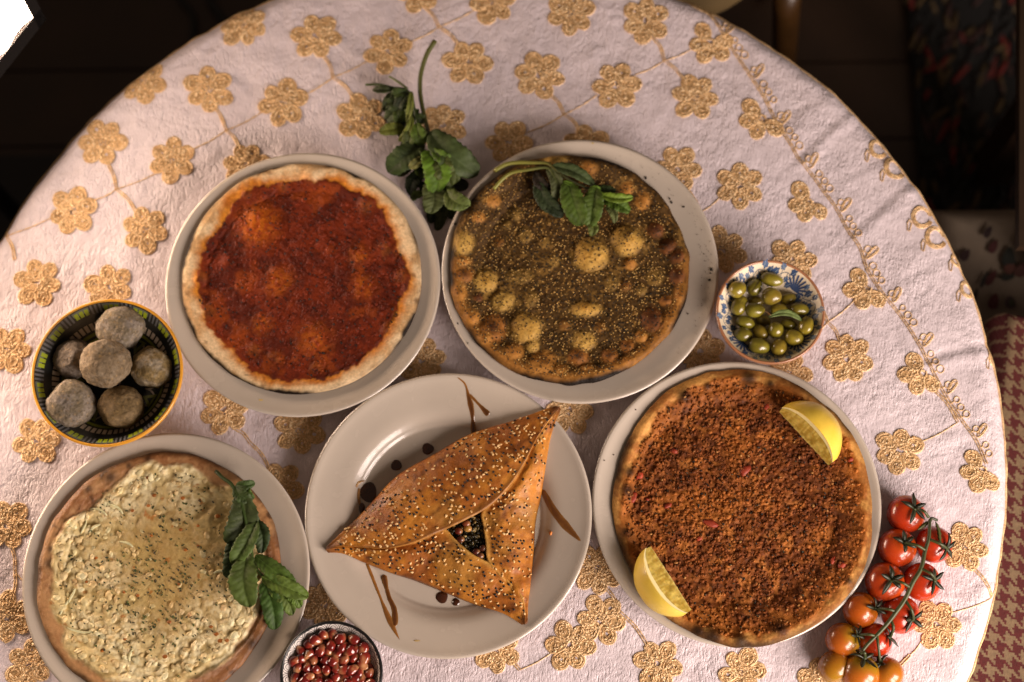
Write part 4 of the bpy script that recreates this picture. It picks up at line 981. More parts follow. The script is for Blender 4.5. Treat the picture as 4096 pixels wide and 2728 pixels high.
    wgt = lambda f, v, u, p: min(1, np.linalg.norm(surf[f][0, int(u * n)] - surf[f][-1, int(u * n)]) / .05)
    sprinkle(300, 'sesame_seed', lambda: mes[rng.randint(3)], lambda f, v, u, p: wgt(f, v, u, p))
    def nd(f, v, u, p):
        k = sstep(-.15, .3, fbm(np.array([p[0] * 45]), np.array([p[1] * 45]), seed=110))[0]
        return wgt(f, v, u, p) * (.15 + .85 * k) * (1 if f else .7)
    sprinkle(290, 'nigella_seed', lambda: men, nd)
    for nm, cnt, cc, fn in (('sesame_scatter', 170, PR(184, 138, 84), wgt), ('nigella_scatter', 90, P(16, 12, 12), nd)):   # the smaller rest of the sprinkling
        pp_ = []
        while len(pp_) < cnt:
            f = rng.choice(3, p=[.46, .24, .30]); i = rng.randint(3, mcs - 2); j = rng.randint(4, n - 4); p = surf[f][i, j]
            if rng.rand() < fn(f, i / mcs, j / n, p): pp_.append(p + (0, 0, .0003))
        mb = MB(); sz = .0011 + .0004 * rng.rand(cnt); lumps(mb, np.array(pp_), np.stack([sz, sz * .62, sz * .5], 1), np.tile(cc, (cnt, 1)), True, .1)
        o = mb.build(nm, M_bits if cc[0] > .2 else M_seedblack, t); o['kind'] = 'stuff'
M_pastry = mat('egg_washed_pastry', None, 0.5, vary=0.2, vscale=260, bump=0.45, bscale=330, bdist=0.0014, coat=.10, coatr=.25, spec=.3, rvary=.12)
M_glossbits = mat('wet_filling', None, 0.25, vary=.2, vscale=500)
M_seedblack = mat('black_seed', None, 0.5)
build_pastry()

# sauce on the pastry's plate
M_mol = mat('pomegranate_molasses', None, 0.12, vary=.15, vscale=200, coat=.6, coatr=.04)
M_stain = mat('thin_sauce_film', None, 0.25, vary=.2, vscale=300)
def drip(pts, wid, c=(66, 30, 10), hgt=.0006, pl=3, name='sauce_drip', scale=1.285, off=(1200, 1480), M=None):
    w = np.array([U(off[0] + x / scale, off[1] + y / scale, TZ + .017)[:2] for x, y in pts]); n = max(14, len(pts) * 8)
    p = resample(w, n); W = np.interp(np.linspace(0, 1, n), np.linspace(0, 1, len(wid)), wid) / scale / 4150 / 2
    W *= 1 + .05 * noise(np.arange(n) * .35, np.zeros(n), seed=120)
    t_ = np.linspace(0, 1, n); W *= np.sqrt(np.clip(1 - ((t_ - .5) / .5) ** 16, 0.02, 1))
    t = nrm(np.gradient(p, axis=0)); nn = np.stack([-t[:, 1], t[:, 0]], 1)
    G = []
    for v in (-1, -.8, -.4, 0, .4, .8, 1):
        q = p + nn * (W * v)[:, None]; r = np.hypot(q[:, 0] - PL[pl][0], q[:, 1] - PL[pl][1])
        G.append(np.stack([q[:, 0], q[:, 1], plate_z(r) + .00025 + hgt * (1 - v * v) * np.clip(W / .002, .2, 1)], 1))
    cc = np.clip(W / .0028, 0, 1); C = mixc(PR(126, 74, 26), PR(*c), sstep(.1, .8, cc))
    Cv = np.concatenate([mixc(C, PR(132, 84, 34), np.full(n, e_)) for e_ in (.75, .4, .1, 0, .1, .4, .75)])
    mk(name, np.stack(G, 0).reshape(-1, 3), gridq(7, n), None, M or M_mol, plates[pl], col=Cv)
def dot(x, y, rx, ry=None, c=(52, 22, 9), pl=3, name='sauce_drop', scale=1.285, off=(1200, 1480), hgt=.0013, M=None):
    ry = ry or rx; c0 = U(off[0] + x / scale, off[1] + y / scale, TZ + .014)[:2]; th = np.linspace(0, 2 * np.pi, 20, endpoint=False); V = []
    for f in (0.02, .4, .75, 1):
        k = 1 + .06 * np.sin(th * 3 + x)
        q = c0 + np.stack([rx * f * k * np.cos(th), ry * f * k * np.sin(th)], 1) / scale / 4150; r = np.hypot(q[:, 0] - PL[pl][0], q[:, 1] - PL[pl][1])
        V.append(np.stack([q[:, 0], q[:, 1], plate_z(r) + .00025 + hgt * (1 - f ** 3)], 1))
    mk(name, np.concatenate(V), gridq(4, 20).tolist() + [[(i * 20 + 19), (i + 1) * 20 + 19, (i + 1) * 20, i * 20] for i in range(3)] if False else np.vstack([np.array([[i * 20 + j, (i + 1) * 20 + j, (i + 1) * 20 + (j + 1) % 20, i * 20 + (j + 1) % 20] for i in range(3) for j in range(20)])]), None, M or M_mol, plates[pl], col=PR(*c))
drip([(812, 48), (850, 80), (868, 140), (885, 220), (890, 325)], [7, 10, 30, 18, 34])
drip([(872, 130), (930, 190), (970, 232)], [14, 14, 34])
drip([(1245, 610), (1300, 715), (1368, 805), (1442, 884)], [24, 38, 42, 14], c=(96, 52, 20))
drip([(338, 985), (395, 1125), (450, 1258), (488, 1338), (515, 1388)], [16, 14, 12, 30, 4], c=(100, 56, 22))
drip([(427, 1048), (436, 1095), (458, 1170), (486, 1235), (490, 1320)], [36, 18, 22, 28, 34])
dot(655, 400, 30); dot(493, 485, 28); dot(350, 625, 42, 52); dot(728, 1165, 30); dot(800, 1190, 19); dot(315, 705, 15, 28); dot(470, 660, 8)
drip([(285, 600), (300, 575), (330, 562)], [8, 14, 6], c=(170, 128, 74), hgt=.0003, M=M_stain)
drip([(300, 600), (298, 660), (318, 720)], [10, 14, 10], c=(150, 104, 60), hgt=.0003, M=M_stain)
dot(605, 1395, 16, 4, c=(160, 124, 76), name='sauce_stain', hgt=.0002, M=M_stain)
dot(1288, 840, 7, 12, c=(196, 110, 50), name='crumb', hgt=.0015, M=M_bits)
# crumbs on the zaatar plate
mb = MB()
for x, y, r in ((1188, 263, 8), (1320, 378, 6), (1330, 397, 7), (1395, 425, 6), (1545, 772, 9), (1537, 828, 7), (1541, 790, 5), (140, 522, 8), (155, 1070, 5), (1385, 960, 5), (1420, 1010, 4), (210, 1180, 4)):
    p = U(1720 + x / 1.376, 520 + y / 1.376, TZ + .022); s = r / 1.376 / 4150
    lumps(mb, np.array([[p[0], p[1], plate_z(np.hypot(*(p[:2] - PL[1]))) + .0005]]), np.array([[s * 1.3, s * .8, .0006]]), P(40, 28, 14)[None], True, .3)
for k in range(90):
    a = rng.randn() * .35 - .05 + (0.9 if k % 4 == 0 else 0); r = .119 + .012 * rng.rand(); p = PL[1] + r * np.array([math.cos(a), math.sin(a)]); s = .00015 + .0002 * rng.rand()
    lumps(mb, np.array([[p[0], p[1], plate_z(r) + .0003]]), np.array([[s * 1.4, s, s * .6]]), P(84, 64, 38)[None], True, .3)
o = mb.build('herb_crumb', M_bits, plates[1]); o['kind'] = 'stuff'
mb = MB()
for px, py, r in ((2370, 590, 5), (1980, 700, 8), (1985, 690, 5)): dot(px, py, r, r * .6, c=(150, 118, 66), pl=1, name='oil_stain', scale=1., off=(0, 0), hgt=.0001, M=M_stain)
for px, py in ((2541, 1648), (2416, 1850), (2453, 1826), (2620, 2500)): dot(px, py, 3, 2.5, c=(60, 40, 24), pl=4, name='crumb', scale=1., off=(0, 0), hgt=.0006, M=M_bits)
dot(1050, 1608, 9, 4, c=(176, 140, 84), pl=0, name='oil_stain', scale=1., off=(0, 0), hgt=.0001, M=M_stain)

# ------------------------------------------------------------------ lemon wedges
M_peel = mat('lemon_peel', None, .35, vary=.06, vscale=90, bump=.35, bscale=900, bdist=.0006, coat=.2)
M_flesh = mat('lemon_flesh', None, .25, vary=.18, vscale=220, bump=.3, bscale=350, bdist=.0008, sss=.3, coat=.3)
def lemon(tip0, tip1, side, zb, Rl, wedge, label, peelc):
    """tip0->tip1 is the core edge lying on the bread, side: +1 peel to the right of that direction"""
    a, b = np.array(tip0), np.array(tip1); L = np.linalg.norm(b - a) / 2; ax = nrm(b - a); up = np.array([0, 0, 1.0])
    out = nrm(np.cross(ax, up)) * side; c = (a + b) / 2
    up = np.cross(out, ax) * (1 if np.cross(out, ax)[2] > 0 else -1)
    t = thing('lemon_wedge', tuple(c), label, 'lemon wedge', 'lemon wedges on the meat flatbread')
    nu, nv = 44, 16; s = np.linspace(-1, 1, nu); ph = np.linspace(math.radians(2), math.radians(wedge), nv)
    prof = Rl * (.30 + .70 * np.clip(1 - np.abs(s) ** 2.4, 0, 1) ** .8)
    def pt(sv, r, p, dz=0): return c + ax * (sv * L)[..., None] + out * (r * np.cos(p))[..., None] + up * (r * np.sin(p) + dz)[..., None]
    Sg, Pg = np.meshgrid(s, ph, indexing='ij'); Rg = prof[:, None] + 0 * Pg
    n = fbm(Sg * 3, Pg * 2, seed=131)
    mk('peel', pt(Sg, Rg, Pg).reshape(-1, 3), gridq(nu, nv), None, M_peel, t, col=mixc(PR(*peelc), PR(176, 132, 24), sstep(-.2, .5, n) * .4).reshape(-1, 3))
    for face, p in ((1, ph[-1]), (0, ph[0])):
        # pith band
        fr = np.array([.80, .86, .94, 1.0]); S2, F2 = np.meshgrid(s, fr, indexing='ij')
        V = pt(S2, prof[:, None] * F2, np.full_like(S2, p)); q = gridq(nu, 4); q = q if face else q[:, ::-1]
        mk('pith', V.reshape(-1, 3), q, None, M_flesh2, t, col=np.where(F2.reshape(-1, 1) > .97, PR(*peelc), PR(200, 172, 116)))
        fr = np.linspace(0, .81, 14); S2, F2 = np.meshgrid(s * .985, fr, indexing='ij'); pr2 = np.interp(s * .985, s, prof)
        bul = (.0008 * np.sin(F2 / .81 * math.pi) + .0006 * noise(F2 * 14 + S2 * 3, S2 * 16, seed=133)) * (1 if face else -1) * np.clip(1 - S2 ** 4, 0, 1)
        V = pt(S2, pr2[:, None] * F2, np.full_like(S2, p)) + (-out * math.sin(p) + up * math.cos(p)) * bul[..., None]
        stre = noise(S2 * 22 + 3 * F2 * S2, F2 * 2.5, seed=134)
        C = mixc(PR(176, 142, 66), PR(150, 114, 42), sstep(-.3, .4, stre)); C = mixc(C, PR(182, 150, 84), (1 - sstep(.02, .09, F2)) * .8)
        q = gridq(nu, 14); q = q if face else q[:, ::-1]
        mk('flesh', V.reshape(-1, 3), q, None, M_flesh, t, col=C.reshape(-1, 3))
M_flesh2 = mat('lemon_pith', None, .6, vary=.06, vscale=200)
z5 = TZ + .0315
LS = lambda x, y, z: U(2350 + x / 1.3067, 1430 + y / 1.3067, z)
lemon(LS(1000, 282, z5), LS(1262, 566, z5), -1, z5, .0350, 77, 'lemon wedge near the top right edge of the meat flatbread', (200, 154, 52))
lemon(LS(330, 985, z5), LS(545, 1322, z5), 1, z5, .0335, 52, 'lemon wedge at the lower left edge of the meat flatbread', (186, 146, 54))

# ------------------------------------------------------------------ mint
_nt = M_leaf.node_tree; _p = _nt.nodes['Principled BSDF']; _tr = _nt.nodes.new('ShaderNodeBsdfTranslucent'); _mx = _nt.nodes.new('ShaderNodeMixShader'); _mx.inputs[0].default_value = .22
_nt.links.new(_p.inputs['Base Color'].links[0].from_socket, _tr.inputs['Color']); _nt.links.new(_p.outputs[0], _mx.inputs[1]); _nt.links.new(_tr.outputs[0], _mx.inputs[2])
_nt.links.new(_mx.outputs[0], next(q for q in _nt.nodes if q.type == 'OUTPUT_MATERIAL').inputs[0])
GD, GM, GB_, GP = (40, 50, 24), (60, 74, 32), (80, 94, 36), (92, 100, 56)
def leaf(parent, base, tip, width, col, arch=.12, fold=.25, seed=0, droop=0.0, serr=1.0, roll=0.0, name='leaf'):
    base, tip = np.array(base, float), np.array(tip, float); d = tip - base; L = np.linalg.norm(d); ax = d / L
    up = np.array([0, 0, 1.0]); side = nrm(np.cross(ax, up)); up = np.cross(side, ax)
    side, up = side * math.cos(roll) + up * math.sin(roll), up * math.cos(roll) - side * math.sin(roll)
    r = np.random.RandomState(seed + 500); nu, nv = 40, 13
    u = np.linspace(0, 1, nu); v = np.array([-1, -.86, -.66, -.44, -.24, -.09, 0, .09, .24, .44, .66, .86, 1]); Ug, Vg = np.meshgrid(u, v, indexing='ij')
    w = width * .96 * (u + 1e-6) ** .5 * (1.0001 - u) ** .46 / .515; w[0] = width * .04; w[-1] = width * .03
    ser = 1 + .09 * serr * (np.abs(np.mod(u * 9.5, 1) - .3) * 2 - .7); wv = w[:, None] * (1 + (ser[:, None] - 1) * np.abs(Vg) ** 6)
    bend = (r.rand() - .5) * .34 * L * np.sin(math.pi * u); tw = (r.rand() - .5) * 1.1; curl = .10 + .25 * r.rand()
    z = arch * L * np.sin(math.pi * u * .9) - droop * L * u ** 2
    lat = np.abs(Vg) ; vein = np.mod(Ug * 8.5 - lat * 1.5 + .2, 1); vd = np.minimum(vein, 1 - vein)
    quilt = .0012 * sstep(0, .35, vd) * np.sin(math.pi * np.clip(lat, .02, 1)) * min(1, width / .008)
    rip = .09 * width * np.sin(Ug * 21 + r.rand() * 6 + 2 * np.sign(Vg)) * lat ** 2
    zz = z[:, None] + lat * wv * math.sin(fold) - .35 * fold * wv * lat ** 3 + quilt + rip + Vg * wv * tw * (Ug - .3) - curl * L * .35 * Ug ** 3
    V = base + ax * (Ug * L)[..., None] + side * (Vg * wv * math.cos(fold) + bend[:, None])[..., None] + up * zz[..., None]
    c = np.array(PR(col[0] * 1.12, col[1] * .94, col[2] * .8)); n = fbm(Ug * 5 + seed, Vg * 2, seed=140)
    C = mixc(c * .78, c * 1.2, sstep(-.4, .4, n)); C = mixc(C, c * 1.6 + .02, (1 - sstep(.03, .10, lat)) * .75 * (1 - .5 * Ug)); C = mixc(C, c * 1.35 + .006, (1 - sstep(.0, .10, vd)) * (lat > .08) * .6)
    bot = V - up * .00028; k = nu * nv; q = gridq(nu, nv)
    ed = []
    for i in range(nu - 1): ed += [[i * nv, (i + 1) * nv, (i + 1) * nv + k, i * nv + k], [i * nv + nv - 1, i * nv + nv - 1 + k, (i + 1) * nv + nv - 1 + k, (i + 1) * nv + nv - 1]]
    Cb = mixc(C, PR(84, 84, 46), np.full(C.shape[:2], .45))
    mk(name, np.concatenate([V.reshape(-1, 3), bot.reshape(-1, 3)]), np.vstack([q, q[:, ::-1] + k, ed]), None, M_leaf, parent, col=np.concatenate([C.reshape(-1, 3), Cb.reshape(-1, 3)]))
def sprig(name, label, S, stems, leaves, org, W, extra=()):
    t = thing(name, tuple(org), label, 'mint')
    for pts, rad, c in stems:
        mb = MB(); tube(mb, [S(x, y, z) for x, y, z in pts], rad, 8, 40, [P(*q) for q in c]); mb.build('stem', M_stem, t)
    for i, (x0, y0, z0, x1, y1, z1, w, c, fold, arch) in enumerate(leaves):
        leaf(t, S(x0, y0, z0), S(x1, y1, z1), w / W, c, arch, fold, seed=len(label) % 7 + i, roll=((i * 37) % 11 - 5) * .025)
    r = np.random.RandomState(77)
    for k, (x, y, z, spread) in enumerate(extra):      # smaller leaves that fill the bunch
        for j in range(4):
            a = r.rand() * 6.28; L = 70 + 60 * r.rand(); bx, by = x + spread * r.randn(), y + spread * r.randn()
            g_ = r.rand(); leaf(t, S(bx, by, z + .004 * r.rand()), S(bx + L * math.cos(a), by + L * abs(math.sin(a)), z * .6 + .006 * r.rand()), (34 + 34 * r.rand()) / W,
                 (36 + 34 * g_, 48 + 44 * g_, 20 + 14 * g_), .2, .25 + .3 * r.rand(), seed=900 + k * 9 + j, roll=r.randn() * .25)
    return t
c_ = TZ
S = lambda x, y, z: U(1440 + x / 1.96, 140 + y / 1.96, c_ + z)
sprig('mint_bunch', 'bunch of fresh mint with one long bare stem between the two upper plates', S,
      [([(590, 45, .022), (525, 150, .020), (478, 300, .016), (470, 430, .014), (488, 560, .014), (525, 720, .016), (545, 830, .022), (560, 960, .020)], [.0026, .0024, .0021, .0018], [(96, 98, 44), (82, 84, 34), (56, 56, 26)]),
       ([(45, 390, .008), (150, 388, .012), (250, 412, .016), (380, 445, .018), (430, 600, .018), (460, 760, .018)], [.0013, .0016, .0018], [(70, 90, 30), (50, 66, 24)]),
       ([(230, 325, .012), (300, 368, .014), (370, 420, .016)], [.001, .0014], [(110, 124, 56), (84, 100, 38)])],
      [(600, 1230, .006, 600, 1530, .004, 60, GD, .2, .05), (470, 1150, .006, 560, 1470, .004, 75, (26, 38, 16), .2, .05), (660, 1180, .008, 740, 1440, .005, 70, (26, 38, 16), .2, .05), (500, 1060, .010, 390, 1260, .006, 70, (24, 36, 16), .2, .08), (700, 1120, .010, 850, 1190, .006, 60, (24, 34, 16), .2, .05),
       (380, 880, .010, 300, 1110, .004, 60, GD, .3, .1), (500, 850, .014, 215, 1075, .010, 115, (46, 62, 30), .25, .18), (545, 760, .022, 925, 1090, .020, 135, (50, 66, 34), .18, .14), (360, 740, .012, 150, 760, .012, 62, GB_, .25, .15), (330, 560, .016, 205, 670, .008, 66, (48, 62, 34), .3, .2), (330, 600, .010, 310, 800, .006, 60, (22, 28, 16), .3, .1),
       (260, 430, .016, 100, 425, .010, 46, GD, .4, .2), (240, 450, .016, 205, 610, .006, 46, GD, .35, .2), (380, 440, .018, 230, 500, .012, 56, (44, 62, 22), .4, .2), (390, 450, .019, 300, 640, .010, 50, (34, 44, 24), .35, .2), (405, 440, .022, 372, 690, .018, 34, GB_, .5, .1), (410, 640, .022, 305, 835, .012, 40, GB_, .4, .25),
       (440, 690, .022, 490, 870, .016, 66, (64, 88, 26), .3, .2), (400, 700, .020, 370, 900, .014, 60, GM, .35, .2), (470, 720, .020, 520, 840, .018, 44, GM, .3, .2), (500, 960, .022, 385, 1045, .022, 44, GP, .35, .15), (520, 905, .026, 590, 1245, .020, 125, (70, 104, 24), .22, .16), (620, 930, .026, 720, 1185, .020, 95, GM, .3, .2), (560, 900, .028, 740, 1010, .024, 60, (64, 92, 28), .35, .2),
       (540, 1160, .018, 550, 1400, .018, 100, (70, 84, 48), .15, .1), (680, 1220, .026, 855, 1335, .034, 84, (70, 88, 40), .15, .12), (650, 1000, .024, 760, 1160, .016, 70, GM, .3, .2)],
      S(500, 900, 0), 1.96 * 4100 * 1.0, extra=[(430, 620, .012, 26), (520, 900, .016, 40), (640, 1050, .018, 40), (560, 1250, .010, 40), (300, 520, .012, 30), (400, 800, .014, 34), (440, 980, .012, 40), (700, 1150, .014, 40), (360, 460, .014, 26)])
z2 = .031
S = lambda x, y, z: U(1960 + x / 3.925, 600 + y / 3.925, c_ + z)
sprig('mint_sprig', 'mint sprig with two pale stems lying on the zaatar flatbread', S,
      [([(78, 325, z2), (250, 225, z2 + .003), (450, 195, z2 + .004), (700, 200, z2 + .006), (900, 210, z2 + .007), (1000, 290, z2 + .008), (1250, 470, z2 + .008), (1650, 650, z2 + .006)], [.0021, .0022, .0018, .0014, .0012], [(132, 132, 62), (128, 126, 60), (74, 72, 36), (50, 60, 30)]),
       ([(60, 612, z2 - .001), (200, 455, z2 + .002), (350, 355, z2 + .004), (600, 310, z2 + .006), (880, 275, z2 + .008), (970, 360, z2 + .008), (1100, 600, z2 + .006)], [.0017, .0018, .0015, .001], [(140, 140, 60), (124, 122, 52), (90, 94, 48), (84, 94, 50)])],
      [(720, 470, z2 + .002, 1140, 1030, z2 + .001, 150, (34, 46, 24), .2, .05), (700, 350, z2 + .002, 950, 640, z2 + .002, 110, (34, 28, 20), .3, .08), (880, 830, z2 + .001, 1150, 1040, z2, 80, (24, 36, 14), .2, .05),
       (910, 280, z2 + .007, 1020, 800, z2 + .003, 120, (62, 72, 44), .35, .06), (960, 250, z2 + .007, 1650, 545, z2 + .006, 125, (52, 68, 38), .3, .08), (1640, 590, z2 + .004, 1980, 640, z2 + .004, 90, (36, 52, 20), .3, .1), (1200, 480, z2 + .007, 1440, 1190, z2 + .004, 205, (54, 76, 20), .22, .07), (1140, 490, z2 + .008, 1330, 600, z2 + .007, 40, (64, 92, 24), .3, .1),
       (1560, 1120, z2 + .002, 1610, 1350, z2 + .002, 95, (72, 86, 36), .25, .1), (1820, 880, z2 + .003, 1970, 1140, z2 + .002, 80, (72, 84, 46), .35, .1), (1770, 740, z2 + .006, 2200, 970, z2 + .003, 150, (58, 84, 22), .3, .1), (1660, 590, z2 + .009, 1560, 1200, z2 + .005, 200, (58, 80, 26), .25, .08), (1720, 700, z2 + .009, 2250, 745, z2 + .006, 100, (84, 112, 32), .4, .1), (1560, 600, z2 + .008, 1740, 610, z2 + .009, 44, (70, 100, 26), .3, .1)],
      S(1400, 700, z2), 3.925 * 4150)
z3 = .031
S = lambda x, y, z: U(x / 1.568, 1728 + y / 1.568, c_ + z)
sprig('mint_sprig', 'mint sprig lying on the right side of the cheese flatbread', S,
      [([(1352, 245, z3), (1400, 290, z3 + .003), (1460, 340, z3 + .006), (1520, 480, z3 + .008), (1570, 700, z3 + .007), (1600, 840, z3 + .006), (1680, 930, z3 + .003), (1800, 1000, z3 + .002)], [.0018, .0017, .0014, .001], [(62, 86, 28), (60, 82, 28), (70, 92, 36), (60, 84, 30)])],
      [(1450, 680, z3 + .002, 1420, 915, z3 + .001, 62, (36, 54, 26), .25, .08), (1580, 540, z3 + .003, 1640, 760, z3 + .001, 56, (36, 52, 24), .3, .1), (1470, 340, z3 + .006, 1580, 440, z3 + .006, 50, (46, 64, 28), .3, .15), (1540, 330, z3 + .007, 1590, 420, z3 + .003, 34, (56, 80, 26), .4, .2), (1480, 330, z3 + .007, 1600, 320, z3 + .005, 34, (46, 68, 26), .4, .2),
       (1520, 380, z3 + .007, 1435, 705, z3 + .004, 100, (50, 64, 32), .2, .07), (1612, 555, z3 + .006, 1455, 830, z3 + .007, 66, (62, 84, 38), .28, .1), (1550, 770, z3 + .006, 1562, 1098, z3 + .005, 96, (62, 82, 34), .2, .08), (1600, 775, z3 + .005, 1855, 970, z3 + .003, 62, (54, 78, 24), .3, .08), (1650, 940, z3 + .003, 1725, 1240, z3 - .004, 70, (44, 70, 22), .25, .08),
       (1690, 980, z3 + .003, 1840, 1145, z3 - .002, 58, (70, 92, 36), .3, .08), (1790, 1010, z3 + .003, 1890, 1100, z3 - .001, 44, (66, 92, 28), .3, .1), (1640, 910, z3 + .006, 1935, 1035, z3 + .002, 60, (72, 96, 36), .25, .08)],
      S(1560, 760, z3), 1.568 * 4150)

# ------------------------------------------------------------------ bowls
def PB(r, g, b): return PR(r * .9, g * .9, b * .9)
class Bowl:
    def __init__(s, name, cpx, R, H, label, foot=.5, pw=2.6, mat_in=None, rimc=None, outc=None, floor=.006):
        s.R, s.H, s.pw, s.fl = R, H, pw, floor
        c = U(*cpx, TZ + H)[:2]; s.c = np.array([c[0], c[1], TZ + .0012]); s.o = thing(name, tuple(s.c), label, 'bowl')
        r = np.linspace(.002, R - .0022, 40); pin = [(a, s.zin(a)) for a in r]
        V, q = lathe(pin, 96); mk('inside', V + s.c, q, None, M_glaze, s.o, col=PB(*mat_in))
        th = np.linspace(0, math.pi, 9); pr = [(R - .0012 + .0014 * -math.cos(a) * 1.0, H - .0014 + .0018 * math.sin(a)) for a in th]
        pr = [(R - .0036, s.zin(R - .0036) - .0004)] + pr + [(R - .0005, H - .006)]
        V, q = lathe(pr, 96); mk('rim', V + s.c, q, None, M_glaze, s.o, col=PB(*rimc))
        ro = np.linspace(R - .0004, R * foot, 20); po = [(a, max(.003, s.zin(a) - .0045)) for a in ro] + [(R * foot, 0.0), (R * foot - .004, 0.0), (R * foot - .006, .0025), (.002, .0025)]
        V, q = lathe(po, 96); mk('outside', V + s.c, q, None, M_glaze, s.o, col=PB(*outc))
        s.mb = MB()
    def zin(s, r): return s.fl + (s.H - .0005 - s.fl) * np.clip(np.asarray(r) / (s.R - .0022), 0, 1.2) ** s.pw
    def patch(s, r0, r1, a0, a1, c, lift=.0003):
        nr_ = max(2, int((r1 - r0) / .0015) + 2); na = max(2, int(abs(a1 - a0) * r1 / .0025) + 2)
        Rg, Ag = np.meshgrid(np.linspace(r0, r1, nr_), np.linspace(a0, a1, na), indexing='ij')
        V = np.stack([Rg * np.cos(Ag), Rg * np.sin(Ag), s.zin(Rg) + lift], -1).reshape(-1, 3) + s.c
        s.mb.add(V, gridq(nr_, na), None, PB(*c))
    def shape(s, r, a, pts, c, lift=.00035):
        """flat painted shape: pts in metres (radial, tangential) about (r, a)"""
        pts = np.asarray(pts, float); rr = r + pts[:, 0]; aa = a + pts[:, 1] / r
        ctr = np.array([[rr.mean(), aa.mean()]]); rr = np.append(rr, ctr[0, 0]); aa = np.append(aa, ctr[0, 1]); k = len(pts)
        V = np.stack([rr * np.cos(aa), rr * np.sin(aa), s.zin(rr) + lift], -1) + s.c
        s.mb.add(V, None, [[i, (i + 1) % k, k] for i in range(k)], PB(*c))
    def line(s, ra, w, c, lift=.0003):
        p = np.asarray(ra, float); xy = np.stack([p[:, 0] * np.cos(p[:, 1]), p[:, 0] * np.sin(p[:, 1])], 1); xy = resample(xy, max(8, len(p) * 3))
        t = nrm(np.gradient(xy, axis=0)); nn = np.stack([-t[:, 1], t[:, 0]], 1) * w / 2; V = []
        for q in (xy - nn, xy + nn):
            r = np.hypot(q[:, 0], q[:, 1]); V.append(np.stack([q[:, 0], q[:, 1], s.zin(r) + lift], 1))
        s.mb.add(np.concatenate(V) + s.c, gridq(2, len(xy)), None, PB(*c))
    def done(s): return s.mb.build('painted_pattern', M_glaze, s.o)

# -- patterned bowl of herb-crusted balls
g = Bowl('patterned_bowl', (428, 1489), .0725, .050, 'black and green patterned bowl with orange rim, left edge of the table', foot=.5, mat_in=(24, 22, 18), rimc=(206, 132, 34), outc=(150, 96, 30), pw=2.2)
R = g.R
TAN, YG, BLK, GRY, OLV = (172, 140, 112), (150, 150, 24), (14, 14, 14), (92, 84, 80), (112, 104, 22)
for k in range(14):
    a = 2 * math.pi * k / 14 + .12; da = 2 * math.pi / 14
    g.patch(.905 * R, .952 * R, a, a + da * .56, (96, 92, 78)); 
    for j in range(3):
        g.patch(.875 * R, .935 * R, a + da * (.04 + .175 * j), a + da * (.04 + .175 * j + .13), YG, .0005)
    for j in range(3):
        g.patch(.87 * R, .958 * R, a + da * (.60 + .14 * j), a + da * (.60 + .14 * j + .07), GRY, .0005)
for k in range(64):
    a = 2 * math.pi * k / 64; g.patch(.715 * R, .79 * R, a, a + 2 * math.pi / 64 * .68, TAN)
for k in range(32): g.patch(.655 * R, .69 * R, 2 * math.pi * k / 32, 2 * math.pi * (k + 1) / 32, OLV)
for k in range(12):
    a = 2 * math.pi * k / 12
    g.shape(.50 * R, a, [(-.006, 0), (.0095, -.0062), (.0095, .0062)], OLV); g.shape(.51 * R, a, [(-.0005, 0), (.0075, -.0034), (.0075, .0034)], BLK, .0006)
    for sg in (-1, 1): g.line([(.40 * R, a + .26), (.50 * R, a + .26 + sg * .03), (.62 * R, a + .26 + sg * .15)], .0016, TAN)
g.done()
M_ball = mat('herb_crusted_cheese', None, .8, vary=.35, vscale=330, bump=.8, bscale=420, bdist=.0016, spec=.25)
def ball(px, py, rpx, sq, z, c1, c2, label, seed):
    S = lambda x, y, z: U(100 + x / 2.306, 1150 + y / 2.306, z)
    p = S(px, py, TZ + z); r = rpx / 2.306 / 4280
    v, f = icosub(ICO3, ICO3F); v, f = icosub(v, f)
    d = 1 + .07 * noise(v[:, 0] * 1.3 + seed * 3, v[:, 1] * 1.3, v[:, 2] * 1.3, seed=150) + .035 * noise(v[:, 0] * 4 + seed, v[:, 1] * 4, v[:, 2] * 4, seed=151) + .028 * noise(v[:, 0] * 14, v[:, 1] * 14 + seed, v[:, 2] * 14, seed=152)
    # pressed by hand: flattened cheeks
    cheeks = nrm(np.random.RandomState(seed).randn(7, 3)); lim = np.max(v @ cheeks.T, 1); d = d * (1 - .11 * sstep(.78, 1.0, lim))
    V = v * d[:, None] * r * np.array([sq, 1, .92])
    n = fbm(v[:, 0] * 2.2 + seed, v[:, 1] * 2.2, v[:, 2] * 2.2, seed=153); n2 = noise(v[:, 0] * 16 + seed, v[:, 1] * 16, v[:, 2] * 16, seed=154)
    C = mixc(PR(*c1), PR(*c2), sstep(-.25, .3, n + .3 * n2)); C = mixc(C, PR(60, 44, 26), sstep(.45, .8, n2) * .55); C = mixc(C, P(164, 128, 76), sstep(.5, .8, -n2) * .45)
    o = mk('herb_cheese_ball', V + p, None, f, M_ball, origin=tuple(p - (0, 0, r * .9)), col=C); tag(o, label, 'cheese ball', 'herb crusted balls in the patterned bowl')
ball(885, 385, 222, 1.06, .040, (112, 93, 77), (94, 76, 56), 'greyish lumpy herb ball at the top of the patterned bowl', 1)
ball(455, 665, 190, 1.0, .034, (106, 88, 74), (88, 70, 55), 'dusty brown herb ball half hidden at left under the topmost ball', 2)
ball(1170, 745, 212, 1.0, .036, (116, 96, 74), (98, 74, 42), 'olive brown herb ball at the right side of the patterned bowl', 3)
ball(420, 1075, 232, 1.0, .037, (110, 91, 75), (94, 76, 56), 'large pitted greyish herb ball at lower left of the patterned bowl', 4)
